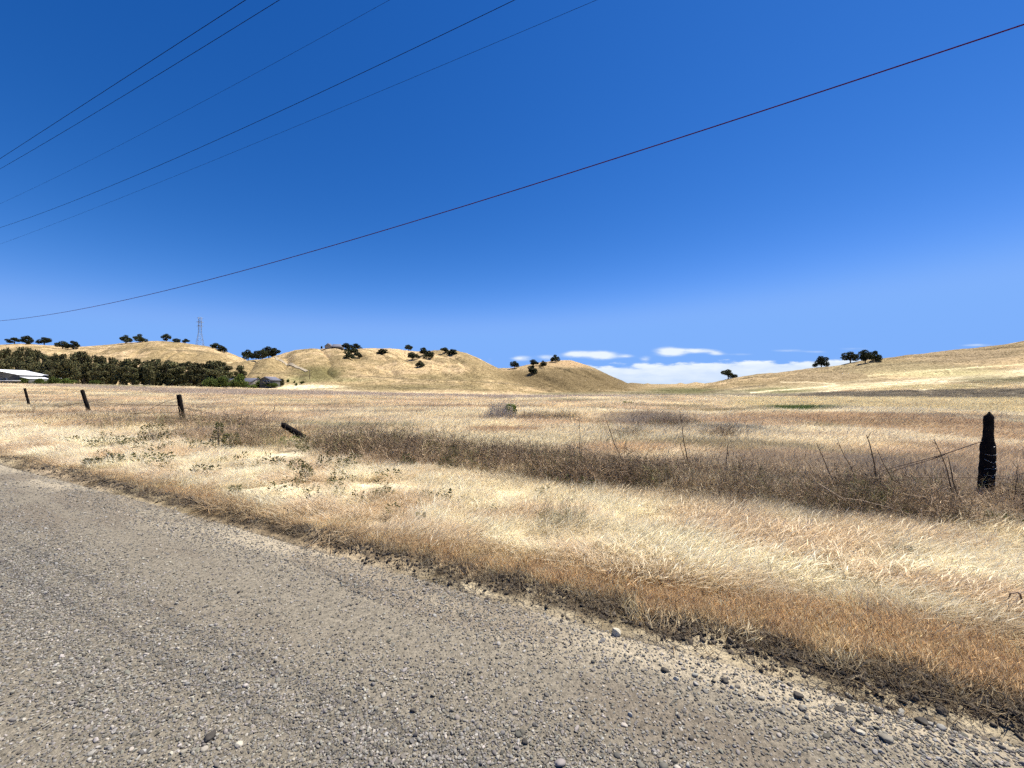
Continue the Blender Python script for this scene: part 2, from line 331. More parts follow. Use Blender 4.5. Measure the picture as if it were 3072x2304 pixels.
# ------------------------------------------------------------------ what grows where (plant and soil colour)
STRAW = np.array((.84, .70, .45)); PINK = np.array((.78, .60, .40)); BROWN = np.array((.56, .39, .23)); OLIVE = np.array((.24, .215, .115))
RUST = np.array((.58, .43, .26)); WEED = np.array((.27, .225, .17)); YEL = np.array((.72, .61, .35)); MAUVE = np.array((.46, .375, .30)); DARKW = np.array((.175, .15, .115))
def mixc(c, k, a): return c * (1 - a[..., None]) + np.asarray(k) * a[..., None]
def field_colour(X, Y, Z):
    X = np.asarray(X, float); Y = np.asarray(Y, float)
    w = wcoord(X, Y); s = scoord(X, Y); Yc = np.maximum(Y, 1.)
    px, py = proj(X, Yc, Z)
    c = np.broadcast_to(STRAW, X.shape + (3,)).copy()
    f1 = fbm(X / 4.5, Y / 3.2, 4, 41); f2 = fbm(X / 2.2 + 5, Y / 2.2, 4, 51); f3 = fbm(X / 9, Y / 7, 3, 61)
    c = mixc(c, PINK, sstep(.40, .62, f1) * .8); c = mixc(c, BROWN, sstep(.54, .70, f2) * .6); c = mixc(c, (.88, .78, .54), sstep(.50, .66, f3) * .8)
    c = mixc(c, OLIVE * 1.25, sstep(.56, .70, fbm(X / 6 - 30, Y / 2.5, 4, 71)) * .6)
    c = mixc(c, (.50, .37, .235), sstep(.52, .64, fbm(X / 9 + 3, Y / 1.9, 4, 73)) * .65); c = mixc(c, (.36, .29, .21), sstep(.60, .70, fbm(X / 5 + 13, Y / 1.6, 4, 74)) * .6)
    c = mixc(c, (.92, .81, .57), sstep(.55, .66, fbm(X / 11 - 8, Y / 2.6, 4, 76)) * .7)
    hill = sstep(165, 215, Y)
    hc = np.broadcast_to(np.array((.52, .385, .225)), X.shape + (3,)).copy()
    g1 = fbm(X / 22, Y / 30, 4, 81); g2 = fbm(X / 7, Y / 9, 4, 91); g3 = fbm(X / 40, Y / 6, 3, 95)
    hc = mixc(hc, (.56, .415, .225), sstep(.45, .6, g2) * .8); hc = mixc(hc, (.30, .225, .115), sstep(.46, .62, g1) * .85)
    g4 = fbm(X / 2.6, Y / 3.4, 3, 97); hc = mixc(hc, (.20, .15, .08), sstep(.60, .72, g4) * .6)
    hc = mixc(hc, (.25, .195, .10), sstep(.56, .68, g3) * .6)
    c = c * (1 - hill[..., None]) + hc * hill[..., None]
    def ell(cx, cy, rx, ry, col, a):
        nonlocal c
        d = ((px - cx) / rx) ** 2 + ((py - cy) / ry) ** 2
        c = mixc(c, col, np.clip(np.exp(-d ** 1.5) * a * (.55 + .9 * fbm(X / 8, Y / 8, 3, 101)) * (Y > 12), 0, 1))
    def band(pts, col, a, ymin=14, sc=3., soft=2.):
        nonlocal c
        p = np.array(pts, float); t = np.interp(px, p[:, 0], p[:, 1]); b = np.interp(px, p[:, 0], p[:, 2])
        n = (fbm(X / sc, Y / (sc * 1.6), 3, 111) - .5) * 10
        k = sstep(t - soft + n * .4, t + soft + n * .4, py) * (1 - sstep(b - soft + n, b + soft + n, py)) * sstep(p[0, 0], p[0, 0] + 80, px) * (1 - sstep(p[-1, 0] - 60, p[-1, 0], px) * (p[-1, 0] < 3000))
        c = mixc(c, col, np.clip(k * a * (.7 + .6 * fbm(X / 1.5, Y / 2.5, 2, 115)), 0, 1) * (Y > ymin))
    band([(40, 1154, 1158), (300, 1159, 1168), (500, 1168, 1184), (900, 1174, 1190), (1200, 1180, 1192), (1500, 1187, 1198), (1800, 1184, 1196), (2050, 1182, 1192)], MAUVE, .9)
    band([(1850, 1178, 1189), (2300, 1180, 1193), (2600, 1174, 1198), (3072, 1164, 1202), (5000, 1164, 1202)], DARKW, .92)
    band([(1550, 1180, 1187), (1750, 1176, 1186), (2000, 1172, 1184), (2300, 1168, 1182), (2400, 1170, 1180)], (.22, .195, .12), .8)
    band([(2150, 1197, 1225), (2500, 1196, 1232), (3072, 1200, 1250), (5000, 1200, 1250)], YEL, .7)
    band([(2150, 1242, 1262), (2500, 1245, 1285), (3072, 1280, 1345), (5000, 1280, 1345)], BROWN, .75, 6)
    ell(2395, 1229, 110, 6, (.11, .15, .045), 2.0)
    c = mixc(c, (.25, .19, .11), .85 * hill * sstep(2060, 2500, px) * sstep(.2, .6, fbm(X / 30, Y / 12, 3, 99))); keep = c.copy()
    ell(1700, 1150, 230, 46, (.185, .137, .07), 1.7); ell(1730, 1090, 90, 12, (.46, .32, .18), .9); bh = sstep(265, 300, Y)[..., None]; c = keep * (1 - bh) + c * bh
    ell(960, 1122, 75, 26, (.17, .145, .065), 1.1); ell(1330, 1132, 150, 14, (.22, .175, .085), .8); ell(1250, 1162, 200, 11, (.21, .17, .085), .9)
    ell(1060, 1140, 90, 8, (.28, .24, .12), .7)
    ell(900, 1140, 60, 12, (.24, .22, .10), .8); ell(930, 1161, 90, 7, (.78, .68, .44), 1.5)
    ell(450, 1158, 170, 4, (.24, .25, .14), .9)
    ell(2050, 1172, 120, 9, (.16, .15, .07), 1.1); ell(2350, 1170, 120, 9, (.19, .18, .085), 1.0); ell(2700, 1100, 260, 20, (.31, .25, .14), .9)
    ell(2900, 1070, 160, 18, (.33, .25, .15), .9); ell(2850, 1120, 220, 12, (.52, .45, .24), .9); ell(2480, 1128, 120, 10, (.34, .26, .155), .8)
    ell(3000, 1140, 160, 14, (.26, .23, .13), 1.0); ell(2700, 1160, 300, 9, (.50, .43, .24), .8)
    ell(1510, 1300, 110, 9, BROWN, 1.3)
    ell(1950, 1270, 130, 22, (.30, .24, .20), 1.0); ell(2200, 1310, 90, 14, (.26, .225, .17), 1.0)
    def line(pts, hw, col, a):
        nonlocal c
        p = np.array(pts, float); t = np.interp(px, p[:, 0], p[:, 1]) + 2 * (fbm(X / 12, X * 0, 3, 117) - .5); k = np.exp(-((py - t) / hw) ** 2) * (px > p[0, 0]) * (px < p[-1, 0]) * (.5 + fbm(X / 9, Y / 9, 2, 119)) * a
        c = mixc(c, col, np.clip(k, 0, 1) * (Y > 110))
    DK = (.17, .135, .08)
    line([(1050, 1127), (1150, 1132), (1240, 1139), (1400, 1142), (1520, 1150), (1600, 1160)], 1.6, DK, .8); line([(1690, 1108), (1720, 1105), (1760, 1106), (1810, 1118)], 1.6, DK, .8)
    line([(240, 1046), (380, 1046), (460, 1049), (600, 1054), (680, 1068)], 1.5, DK, .6); line([(2106, 1179), (2196, 1166), (2299, 1156)], 2.2, DK, 1.0); line([(2340, 1146), (2420, 1146), (2507, 1152)], 1.5, (.75, .62, .4), .9)
    line([(720, 1120), (780, 1121), (860, 1119), (930, 1127)], 1.6, DK, .7); line([(930, 1168), (1100, 1160), (1300, 1166), (1500, 1172)], 2.0, DK, .6); line([(1180, 1150), (1300, 1153), (1420, 1157)], 1.6, DK, .6)
    line([(2250, 1178), (2400, 1166), (2520, 1155)], 2.0, (.8, .68, .44), .9); line([(2500, 1110), (2700, 1092), (2900, 1080), (3072, 1064)], 2.5, DK, .5); line([(2600, 1128), (2800, 1112), (3072, 1092)], 2.2, (.7, .62, .36), .6)
    # verge
    near = (Y < 60)
    wig = .35 * (fbm(s / 1.7, s * 0 + 2, 3, 121) - .5)
    rw = 3.32 + .38 * sstep(-1, 3, s) - .22 * (1 - sstep(-4, 0, s)) - .1 * sstep(-6, -14, s) + wig
    c = mixc(c, RUST, near * sstep(2.78, 2.92, w) * (1 - sstep(rw - .12, rw + .18, w)))
    pale = near * sstep(rw, rw + .25, w) * (1 - sstep(5.0, 6.0, w))
    c = mixc(c, (.95, .86, .63), pale * (.65 + .35 * sstep(.4, .6, fbm(s / 1.2, w / .5, 3, 131))))
    c = mixc(c, (.70, .52, .34), pale * sstep(.54, .62, fbm(s / .9 + 7, w / .35, 3, 141)) * .55)
    return c

# ------------------------------------------------------------------ ground sheet
def ground_material():
    m, N, L = new_mat('grassland_ground')
    out = N.new('ShaderNodeOutputMaterial'); p = N.new('ShaderNodeBsdfPrincipled'); p.inputs['Roughness'].default_value = .95; p.inputs['Specular IOR Level'].default_value = .05
    at = N.new('ShaderNodeAttribute'); at.attribute_name = 'bcol'
    tc = N.new('ShaderNodeTexCoord')
    def noise(scale, detail, vec=None):
        n = N.new('ShaderNodeTexNoise'); n.inputs['Scale'].default_value = scale; n.inputs['Detail'].default_value = detail; n.inputs['Roughness'].default_value = .65
        L.new(vec or tc.outputs['Object'], n.inputs['Vector']); return n.outputs[0]
    a = noise(1.1, 6); b = noise(.35, 5)
    r = N.new('ShaderNodeValToRGB'); e = r.color_ramp.elements; e[0].position = .36; e[0].color = (.30, .28, .24, 1); e[1].position = .58; e[1].color = (1.18, 1.18, 1.16, 1)
    L.new(a, r.inputs[0])
    r2 = N.new('ShaderNodeValToRGB'); e = r2.color_ramp.elements; e[0].position = .38; e[0].color = (.74, .72, .68, 1); e[1].position = .6; e[1].color = (1.1, 1.1, 1.1, 1)
    L.new(b, r2.inputs[0])
    def mul(x, y):
        q = N.new('ShaderNodeMix'); q.data_type = 'RGBA'; q.blend_type = 'MULTIPLY'; q.inputs['Factor'].default_value = 1; L.new(x, q.inputs['A']); L.new(y, q.inputs['B']); return q.outputs['Result']
    L.new(mul(mul(at.outputs['Color'], r.outputs[0]), r2.outputs[0]), p.inputs['Base Color'])
    fine = noise(38, 4); bf = N.new('ShaderNodeBump'); bf.inputs['Strength'].default_value = .8; bf.inputs['Distance'].default_value = .03; L.new(fine, bf.inputs['Height'])
    bu = N.new('ShaderNodeBump'); bu.inputs['Strength'].default_value = .8; bu.inputs['Distance'].default_value = .5; L.new(a, bu.inputs['Height']); L.new(bf.outputs[0], bu.inputs['Normal']); L.new(bu.outputs[0], p.inputs['Normal'])
    L.new(p.outputs[0], out.inputs[0]); return m
MAT['ground'] = ground_material()
def build_ground():
    us = np.sort(np.concatenate([np.linspace(-1.42, 1.42, 1250), np.linspace(-2.6, -1.43, 70), np.linspace(1.43, 2.6, 70)]))
    Ys = np.concatenate([np.geomspace(.35, 150, 330), np.linspace(151, 470, 290), np.geomspace(475, 3500, 30)])
    U, YY = np.meshgrid(us, Ys); X = U * YY; Z = H(X, YY)
    C = field_colour(X, YY, Z)
    w = wcoord(X, YY); nearsoil = (YY < 60)
    # bare soil shows below the blades close by
    C = mixc(C, (.20, .16, .115), nearsoil * .75 * np.exp(-np.abs((w - 6.65) / .85) ** 4) * sstep(-12, -9.5, scoord(X, YY)))
    soil = np.array((.42, .33, .21)); C = mixc(C, soil, nearsoil * .35 * (1 - sstep(20, 50, YY)))
    C = mixc(C, (.085, .066, .048), nearsoil * .95 * sstep(2.60, 2.70, w) * (1 - sstep(2.88, 3.02, w)) * (.55 + .45 * sstep(.35, .6, fbm(X / .12, YY / .12, 3, 401))) * (1 - .5 * sstep(-9, -15, scoord(X, YY)) * 0 - .45 * (1 - sstep(-13, -7, scoord(X, YY)))))
    C = mixc(C, (.24, .20, .145), nearsoil * (1 - sstep(2.58, 2.68, w)))
    V = np.stack([X, YY, Z], -1).reshape(-1, 3)
    n, m = len(us), len(Ys)
    i = np.arange(m - 1)[:, None] * n + np.arange(n - 1)[None, :]
    Fc = np.stack([i, i + 1, i + n + 1, i + n], -1).reshape(-1, 4)
    # the same sheet carries on behind and beside the viewer
    k = len(V)
    ext = np.array([(-3000, -3000, -.06), (3000, -3000, -.06), (3000, 1153, -.06), (7.0, 2.6, -.06), (-7.0, 2.6, -.06), (-3000, 1153, -.06)])
    V = np.concatenate([V, ext]); C = np.concatenate([C.reshape(-1, 3), np.tile(STRAW * .8, (6, 1))])
    mesh_np('ground', V, [Fc, np.array([[k, k + 1, k + 2, k + 3, k + 4, k + 5]])], MAT['ground'], cols=C, smooth=True)
    tag(bpy.data.objects['ground'], kind='structure')
build_ground()

# ------------------------------------------------------------------ gravel road
def road_material():
    m, N, L = new_mat('gravel_road')
    out = N.new('ShaderNodeOutputMaterial'); p = N.new('ShaderNodeBsdfPrincipled'); p.inputs['Roughness'].default_value = .95; p.inputs['Specular IOR Level'].default_value = .1
    at = N.new('ShaderNodeAttribute'); at.attribute_name = 'bcol'; tc = N.new('ShaderNodeTexCoord')
    n1 = N.new('ShaderNodeTexNoise'); n1.inputs['Scale'].default_value = 26; n1.inputs['Detail'].default_value = 8; n1.inputs['Roughness'].default_value = .75; L.new(tc.outputs['Object'], n1.inputs['Vector'])
    vo = N.new('ShaderNodeTexVoronoi'); vo.inputs['Scale'].default_value = 95; L.new(tc.outputs['Object'], vo.inputs['Vector'])
    r = N.new('ShaderNodeValToRGB'); e = r.color_ramp.elements; e[0].position = .34; e[0].color = (.62, .61, .58, 1); e[1].position = .64; e[1].color = (1.22, 1.2, 1.16, 1); L.new(n1.outputs[0], r.inputs[0])
    r2 = N.new('ShaderNodeValToRGB'); e = r2.color_ramp.elements; e[0].position = .1; e[0].color = (.72, .72, .72, 1); e[1].position = .8; e[1].color = (1.15, 1.14, 1.12, 1); L.new(vo.outputs['Color'], r2.inputs[0])
    def mul(x, y):
        q = N.new('ShaderNodeMix'); q.data_type = 'RGBA'; q.blend_type = 'MULTIPLY'; q.inputs['Factor'].default_value = 1; L.new(x, q.inputs['A']); L.new(y, q.inputs['B']); return q.outputs['Result']
    L.new(mul(mul(at.outputs['Color'], r.outputs[0]), r2.outputs[0]), p.inputs['Base Color'])
    b1 = N.new('ShaderNodeBump'); b1.invert = True; b1.inputs['Strength'].default_value = .7; b1.inputs['Distance'].default_value = .006; L.new(vo.outputs['Distance'], b1.inputs['Height'])
    b2 = N.new('ShaderNodeBump'); b2.inputs['Strength'].default_value = .7; b2.inputs['Distance'].default_value = .015; L.new(n1.outputs[0], b2.inputs['Height']); L.new(b1.outputs[0], b2.inputs['Normal'])
    L.new(b2.outputs[0], p.inputs['Normal']); L.new(p.outputs[0], out.inputs[0]); return m
MAT['road'] = road_material()
def road_z(X, Y):
    w = wcoord(X, Y)
    return road_rough(X, Y) + .004 - .012 * sstep(2.42, 2.64, w)
def bare(s, w):   # 1 where wheels have pressed the road hard and clean
    return np.clip(np.exp(-((w - 2.05 - .12 * np.sin(s * .35)) / .42) ** 2) * 1.0 + .4 * np.exp(-((w - .55) / .28) ** 2) + .4 * sstep(.50, .68, fbm(s / 2.4, w / .6, 3, 151)), 0, 1)
def build_road():
    ss = np.concatenate([-np.geomspace(12, 170, 160)[::-1], np.linspace(-11.9, 9, 330), np.geomspace(9.1, 60, 70)])
    ws = np.concatenate([np.linspace(-4.2, 0, 40), np.linspace(.06, 2.66, 60)])
    S, Wd = np.meshgrid(ss, ws)
    edge = Wd > 2.6
    Wd2 = Wd + edge * .10 * (fbm(S * 1.5, S * 0, 3, 161) - .4)
    X = S * TX + Wd2 * NX; Y = S * TY + Wd2 * NY; Z = road_z(X, Y) + field_z(CX + F * X / np.maximum(Y, .3), Y)
    C = np.broadcast_to(np.array((.186, .167, .134)), X.shape + (3,)).copy()
    C = mixc(C, (.215, .19, .15), bare(S, Wd) * .8)
    C = mixc(C, (.37, .32, .24), sstep(2.05, 2.5, Wd) * (.35 + .6 * sstep(.4, .6, fbm(S / .9, Wd / .25, 3, 171))))
    C = mixc(C, (.14, .115, .09), sstep(.55, .7, fbm(S / 1.5 + 9, Wd / .4, 3, 181)) * .5)
    n, m = len(ss), len(ws); i = np.arange(m - 1)[:, None] * n + np.arange(n - 1)[None, :]
    Fc = np.stack([i, i + 1, i + n + 1, i + n], -1).reshape(-1, 4)
    mesh_np('road', np.stack([X, Y, Z], -1).reshape(-1, 3), [Fc], MAT['road'], cols=C.reshape(-1, 3), smooth=True)
    tag(bpy.data.objects['road'], kind='structure')
build_road()

# ------------------------------------------------------------------ scattered stuff: templates and scattering
def template_collection(name, objs):
    c = bpy.data.collections.new(name)
    for o in objs: c.objects.link(o)
    return c
def scatter(name, label, cat, P, rot, scl, idx, tint, coll, mat):
    me = bpy.data.meshes.new(name); me.vertices.add(len(P)); me.vertices.foreach_set('co', np.asarray(P, np.float32).ravel())
    def attr(n, t, d, key='vector'):
        a = me.attributes.new(n, t, 'POINT'); a.data.foreach_set(key, np.asarray(d).ravel())
    attr('rot', 'FLOAT_VECTOR', rot.astype(np.float32)); attr('scl', 'FLOAT_VECTOR', scl.astype(np.float32)); attr('idx', 'INT', idx.astype(np.int32), 'value')
    attr('tint', 'FLOAT_VECTOR', tint.astype(np.float32)); me.materials.append(mat)
    o = bpy.data.objects.new(name, me); COL.objects.link(o); tag(o, label, cat, kind='stuff')
    g = bpy.data.node_groups.new(name + '_scatter', 'GeometryNodeTree')
    g.interface.new_socket('Geometry', in_out='INPUT', socket_type='NodeSocketGeometry'); g.interface.new_socket('Geometry', in_out='OUTPUT', socket_type='NodeSocketGeometry')
    N = g.nodes; L = g.links; gi = N.new('NodeGroupInput'); go = N.new('NodeGroupOutput')
    ci = N.new('GeometryNodeCollectionInfo'); ci.inputs['Collection'].default_value = coll; ci.inputs['Separate Children'].default_value = True; ci.inputs['Reset Children'].default_value = True
    ip = N.new('GeometryNodeInstanceOnPoints'); ip.inputs['Pick Instance'].default_value = True
    def na(n, t):
        a = N.new('GeometryNodeInputNamedAttribute'); a.data_type = t; a.inputs['Name'].default_value = n; return a.outputs['Attribute']
    L.new(gi.outputs[0], ip.inputs['Points']); L.new(ci.outputs[0], ip.inputs['Instance']); L.new(na('idx', 'INT'), ip.inputs['Instance Index'])
    L.new(na('rot', 'FLOAT_VECTOR'), ip.inputs['Rotation']); L.new(na('scl', 'FLOAT_VECTOR'), ip.inputs['Scale']); L.new(ip.outputs[0], go.inputs[0])
    md = o.modifiers.new('scatter', 'NODES'); md.node_group = g
    return o

def blades(n, h, spread, lean, wid, rng, head=.3, droop=.35, dirbias=None, hvar=.4):
    """n grass blades as bent ribbons; returns vertices, faces, colours"""
    a = rng.uniform(0, 2 * math.pi, n); r = spread * np.sqrt(rng.uniform(0, 1, n))
    bx, by = r * np.cos(a), r * np.sin(a)
    hh = h * (1 - hvar * rng.uniform(0, 1, n) ** 1.0)
    d = rng.uniform(0, 2 * math.pi, n)
    if dirbias is not None: d = dirbias + rng.normal(0, .75, n)
    ln = lean * rng.uniform(.25, 1.3, n)
    f = rng.uniform(0, math.pi, n)
    wv = wid * rng.uniform(.7, 1.3, n); hd = rng.uniform(0, 1, n) < head
    V = []; ts = [0, .38, .75, 1.]
    side = np.stack([np.cos(f), np.sin(f), np.zeros(n)], -1)
    for k, t in enumerate(ts):
        out = hh * (np.sin(ln) * t + droop * rng.uniform(.3, 1, n) * t * t * .6)
        z = hh * np.cos(np.minimum(ln, 1.45)) * t - hh * droop * .35 * t * t
        c = np.stack([bx + out * np.cos(d), by + out * np.sin(d), np.maximum(z, .004 if t else -.02)], -1)
        ww = wv * (1, .75, .5, .12)[k]
        if k == 2: ww = np.where(hd, wv * 1.3, ww)
        if k < 3: V += [c - side * ww[:, None] * .5, c + side * ww[:, None] * .5]
        else: V += [c]
    V = np.stack(V, 1)  # n,7,3
    b = np.arange(n)[:, None] * 7
    q = np.concatenate([b + np.array([0, 1, 3, 2]), b + np.array([2, 3, 5, 4])]); t = b + np.array([4, 5, 6])
    sh = rng.uniform(.72, 1.18, n); wm = rng.normal(0, .05, n)
    C = np.stack([sh * (1 + wm), sh, sh * (1 - wm * 1.5)], -1); C = np.repeat(C[:, None, :], 7, 1)
    return V.reshape(-1, 3), [q, t], C.reshape(-1, 3)
def grass_templates(name, k, mat, **kw):
    obs = []
    for i in range(k):
        rng = np.random.default_rng(hash(name) % 1000 if False else (sum(map(ord, name)) + i * 13))
        V, Fc, C = blades(rng=rng, **kw); obs.append(mesh_np(name, V, Fc, mat, cols=C, link=False))
    return template_collection(name + '_templates', obs)
def twig_template(name, k, mat, h, n, wid, spread):
    obs = []
    for i in range(k):
        rng = np.random.default_rng(200 + i + n); V = []; Fq = []; C = []
        def rib(p, q, w0, w1, sh):
            d = q - p; s_ = np.cross(d, rng.normal(0, 1, 3)); s_ /= np.linalg.norm(s_) + 1e-9
            b = len(V); V.extend([p - s_ * w0 / 2, p + s_ * w0 / 2, q + s_ * w1 / 2, q - s_ * w1 / 2]); Fq.append((b, b + 1, b + 2, b + 3)); C.extend([[sh, sh * .97, sh * .94]] * 4)
        for j in range(n):
            a = rng.uniform(0, 6.28); r = spread * math.sqrt(rng.uniform()); p = np.array([r * math.cos(a), r * math.sin(a), -.02])
            hh = h * rng.uniform(.45, 1); d = np.array([rng.normal(.1, .28), rng.normal(0, .28), 1.]); sh = rng.choice([.45, .8, 1.2, 1.9])
            pts = [p]; segs = 5
            for q in range(segs):
                d = d + rng.normal(0, .13, 3); d[2] = max(d[2], .3); d /= np.linalg.norm(d); pts.append(pts[-1] + d * hh / segs)
            for q in range(segs):
                rib(pts[q], pts[q + 1], wid * (1 - q / segs * .6), wid * (1 - (q + 1) / segs * .6), sh)
                if q >= 1:
                    for _ in range(rng.integers(1, 3)):
                        e = d * .6 + rng.normal(0, .55, 3); e[2] = abs(e[2]) * .8 + .1; e /= np.linalg.norm(e); L_ = hh * rng.uniform(.1, .28)
                        m_ = pts[q + 1] + e * L_; rib(pts[q + 1], m_, wid * .6, wid * .35, sh)
                        if rng.uniform() < .6:
                            e2 = e + rng.normal(0, .5, 3); rib(m_, m_ + e2 / np.linalg.norm(e2) * L_ * .5, wid * .4, wid * .9, sh * .85)
        obs.append(mesh_np(name, np.array(V), [np.array(Fq)], mat, cols=np.array(C), link=False))
    return template_collection(name + '_templates', obs)
def ico(sub=1):
    t = (1 + 5 ** .5) / 2
    v = np.array([(-1, t, 0), (1, t, 0), (-1, -t, 0), (1, -t, 0), (0, -1, t), (0, 1, t), (0, -1, -t), (0, 1, -t), (t, 0, -1), (t, 0, 1), (-t, 0, -1), (-t, 0, 1)], float)
    v /= np.linalg.norm(v[0]); f = [(0, 11, 5), (0, 5, 1), (0, 1, 7), (0, 7, 10), (0, 10, 11), (1, 5, 9), (5, 11, 4), (11, 10, 2), (10, 7, 6), (7, 1, 8), (3, 9, 4), (3, 4, 2), (3, 2, 6), (3, 6, 8), (3, 8, 9), (4, 9, 5), (2, 4, 11), (6, 2, 10), (8, 6, 7), (9, 8, 1)]
    v = [tuple(x) for x in v]
    for _ in range(sub):
        c = {}; nf = []
        def mid(a, b):
            k = (min(a, b), max(a, b))
            if k not in c:
                m = (np.array(v[a]) + np.array(v[b])) / 2; m /= np.linalg.norm(m); v.append(tuple(m)); c[k] = len(v) - 1
            return c[k]
        for a, b, d in f:
            x, y, z = mid(a, b), mid(b, d), mid(d, a); nf += [(a, x, z), (b, y, x), (d, z, y), (x, y, z)]
        f = nf
    return np.array(v), np.array(f)
def stone_shape(rng, sub=1, flat=.6, cut=5):
    v, f = ico(sub); v = v.copy()
    for _ in range(cut):
        n = rng.normal(0, 1, 3); n /= np.linalg.norm(n); d = v @ n; lim = rng.uniform(.42, .8); v -= np.outer(np.maximum(d - lim, 0), n)
    v *= np.array([rng.uniform(.8, 1.25), rng.uniform(.7, 1.05), flat * rng.uniform(.8, 1.2)])
    v *= 1 + rng.normal(0, .03, len(v))[:, None]
    return v, f
def stone_templates(name, k, mat, flat=.6):
    obs = []
    for i in range(k):
        rng = np.random.default_rng(300 + i); v, f = stone_shape(rng, 1, flat); sh = np.full(len(v), 1.)
        obs.append(mesh_np(name, v, [f], mat, cols=np.stack([sh] * 3, -1), link=False))
    return template_collection(name + '_templates', obs)

def pick(n, y0, y1, u0=-1.5, u1=1.5):
    Y = np.exp(R.uniform(math.log(y0), math.log(y1), n)); u = R.uniform(u0, u1, n); return u * Y, Y
def rots(n, tilt=.12, rz=None):
    return np.stack([R.normal(0, tilt, n), R.normal(0, tilt, n), R.uniform(0, 6.28, n) if rz is None else rz], -1)

def weed_strip(X, Y):
    w = wcoord(X, Y); s = scoord(X, Y)
    return np.exp(-np.abs((w - 6.65 - .4 * (fbm(s / 3, s * 0, 2, 241) - .5) * 2) / .78) ** 5) * (.06 + .9 * sstep(-12.5, -9.8, s)) * (.5 + .7 * sstep(.40, .54, fbm(X / 1.4, Y / 1.1, 3, 251))) * (1 - .45 * sstep(-1, 4, s))
def clear_posts(X, Y):      # the ground just in front of the posts is trodden low
    return 1 - .97 * np.exp(-np.abs((X - 1.19 * Y) / .5) ** 4) * sstep(3.9, 4.5, Y) * (1 - sstep(5.5, 5.8, Y)) - .96 * np.exp(-np.abs((X + .545 * Y) / 1.0) ** 4) * sstep(7.4, 8.4, Y) * (1 - sstep(11.7, 12.4, Y))
# gravel on the road
peb = stone_templates('pebble', 10, MAT['pebble'], .55)
X, Y = pick(560000, 1.35, 18); w = wcoord(X, Y); s = scoord(X, Y)
m = (w < 2.68) & (R.uniform(0, 1, len(w)) < (1 - .8 * bare(s, w)) * (.62 + .38 * sstep(.35, .6, fbm(s / 1.1, w / .5, 3, 191))) * np.clip(.25 + Y * .25, 0, 1) * (1 - .6 * sstep(2.2, 2.7, w)))
X, Y, w, s = X[m], Y[m], w[m], s[m]; n = len(X)
sz = .0036 + .0045 * R.uniform(0, 1, n) ** 2 + .009 * (R.uniform(0, 1, n) < .05) * R.uniform(0, 1, n) + .0006 * Y
sz = sz * np.where((w > 1.2) & (R.uniform(0, 1, n) < .035 * sstep(-1, 2, s)), 2.1, 1)
g = R.choice([.08, .12, .16, .21, .29], n, p=[.12, .22, .3, .24, .12]) * R.uniform(.85, 1.2, n)
tint = np.stack([g * R.uniform(1.02, 1.12, n), g * .98, g * R.uniform(.76, .9, n)], -1)
scatter('gravel', 'small loose grey gravel spread over the dirt road', 'gravel', np.stack([X, Y, road_z(X, Y) + sz * .2], -1), rots(n, .3), np.stack([sz, sz, sz], -1) * R.uniform(.7, 1.3, (n, 3)), R.integers(0, 10, n), tint, peb, MAT['pebble'])
print('gravel', n)

# dark clods and litter along the road edge
X, Y = pick(260000, 1.6, 22); w = wcoord(X, Y); s = scoord(X, Y)
m = (R.uniform(0, 1, len(w)) < np.exp(-((w - 2.87 - .12 * (fbm(X * .8, Y * .8, 2, 4) - .5)) / .15) ** 2)); X, Y = X[m], Y[m]; n = len(X)
sz = .004 + .014 * R.uniform(0, 1, n) ** 2.5 + .0006 * Y; g = R.uniform(.035, .12, n)
scatter('road_edge_clods', 'dark crumbled soil ridge along the road edge', 'soil', np.stack([X, Y, H(X, Y) + sz * .25], -1), rots(n, .5), np.stack([sz] * 3, -1) * R.uniform(.6, 1.5, (n, 3)), R.integers(0, 10, n), np.stack([g, g * .82, g * .62], -1), peb, MAT['pebble'])
lit = grass_templates('loose_straw', 6, MAT['grass'], n=26, h=.10, spread=.10, lean=1.45, wid=.004, head=0, droop=.1)
X, Y = pick(42000, 1.6, 22); w = wcoord(X, Y)
m = R.uniform(0, 1, len(w)) < .75 * np.exp(-((w - 2.95) / .19) ** 2); X, Y = X[m], Y[m]; n = len(X)
k = R.uniform(0, 1, n)[:, None]; tint = k ** 2 * np.array([.5, .4, .25]) + (1 - k ** 2) * np.array([.13, .095, .065])
scatter('straw_litter', 'dry straw litter lying over the dark soil ridge', 'straw', np.stack([X, Y, H(X, Y) + .005], -1), rots(n, .2), np.ones((n, 3)) * R.uniform(.5, 1.1, (n, 1)) * (1 + .04 * Y[:, None]), R.integers(0, 6, n), tint, lit, MAT['grass'])

# fine rust-coloured grass
rg = grass_templates('rust_grass_tuft', 6, MAT['grass'], n=60, h=.12, spread=.09, lean=.45, wid=.0028, head=.5, droop=.35)
X, Y = pick(70000, 1.7, 30); w = wcoord(X, Y); s = scoord(X, Y)
wig = .35 * (fbm(s / 1.7, s * 0 + 2, 3, 121) - .5); rw = 3.32 + .38 * sstep(-1, 3, s) - .22 * (1 - sstep(-4, 0, s)) - .1 * sstep(-6, -14, s) + wig
m = (w > 2.99 + .08 * R.normal(0, 1, len(w))) & (w < rw + .12 * R.normal(0, 1, len(w))); X, Y = X[m], Y[m]; s = s[m]; n = len(X)
k = fbm(X / .6, Y / .6, 3, 201)[:, None]; tint = np.array([.64, .45, .25]) * (1 - sstep(.45, .7, k)) + np.array([.82, .66, .40]) * sstep(.45, .7, k)
tint = tint * R.uniform(.8, 1.2, (n, 1)); pl = (R.uniform(0, 1, n) < .14 + .35 * sstep(-4, -12, s))[:, None]; tint = np.where(pl, np.array([.72, .6, .36]), tint)
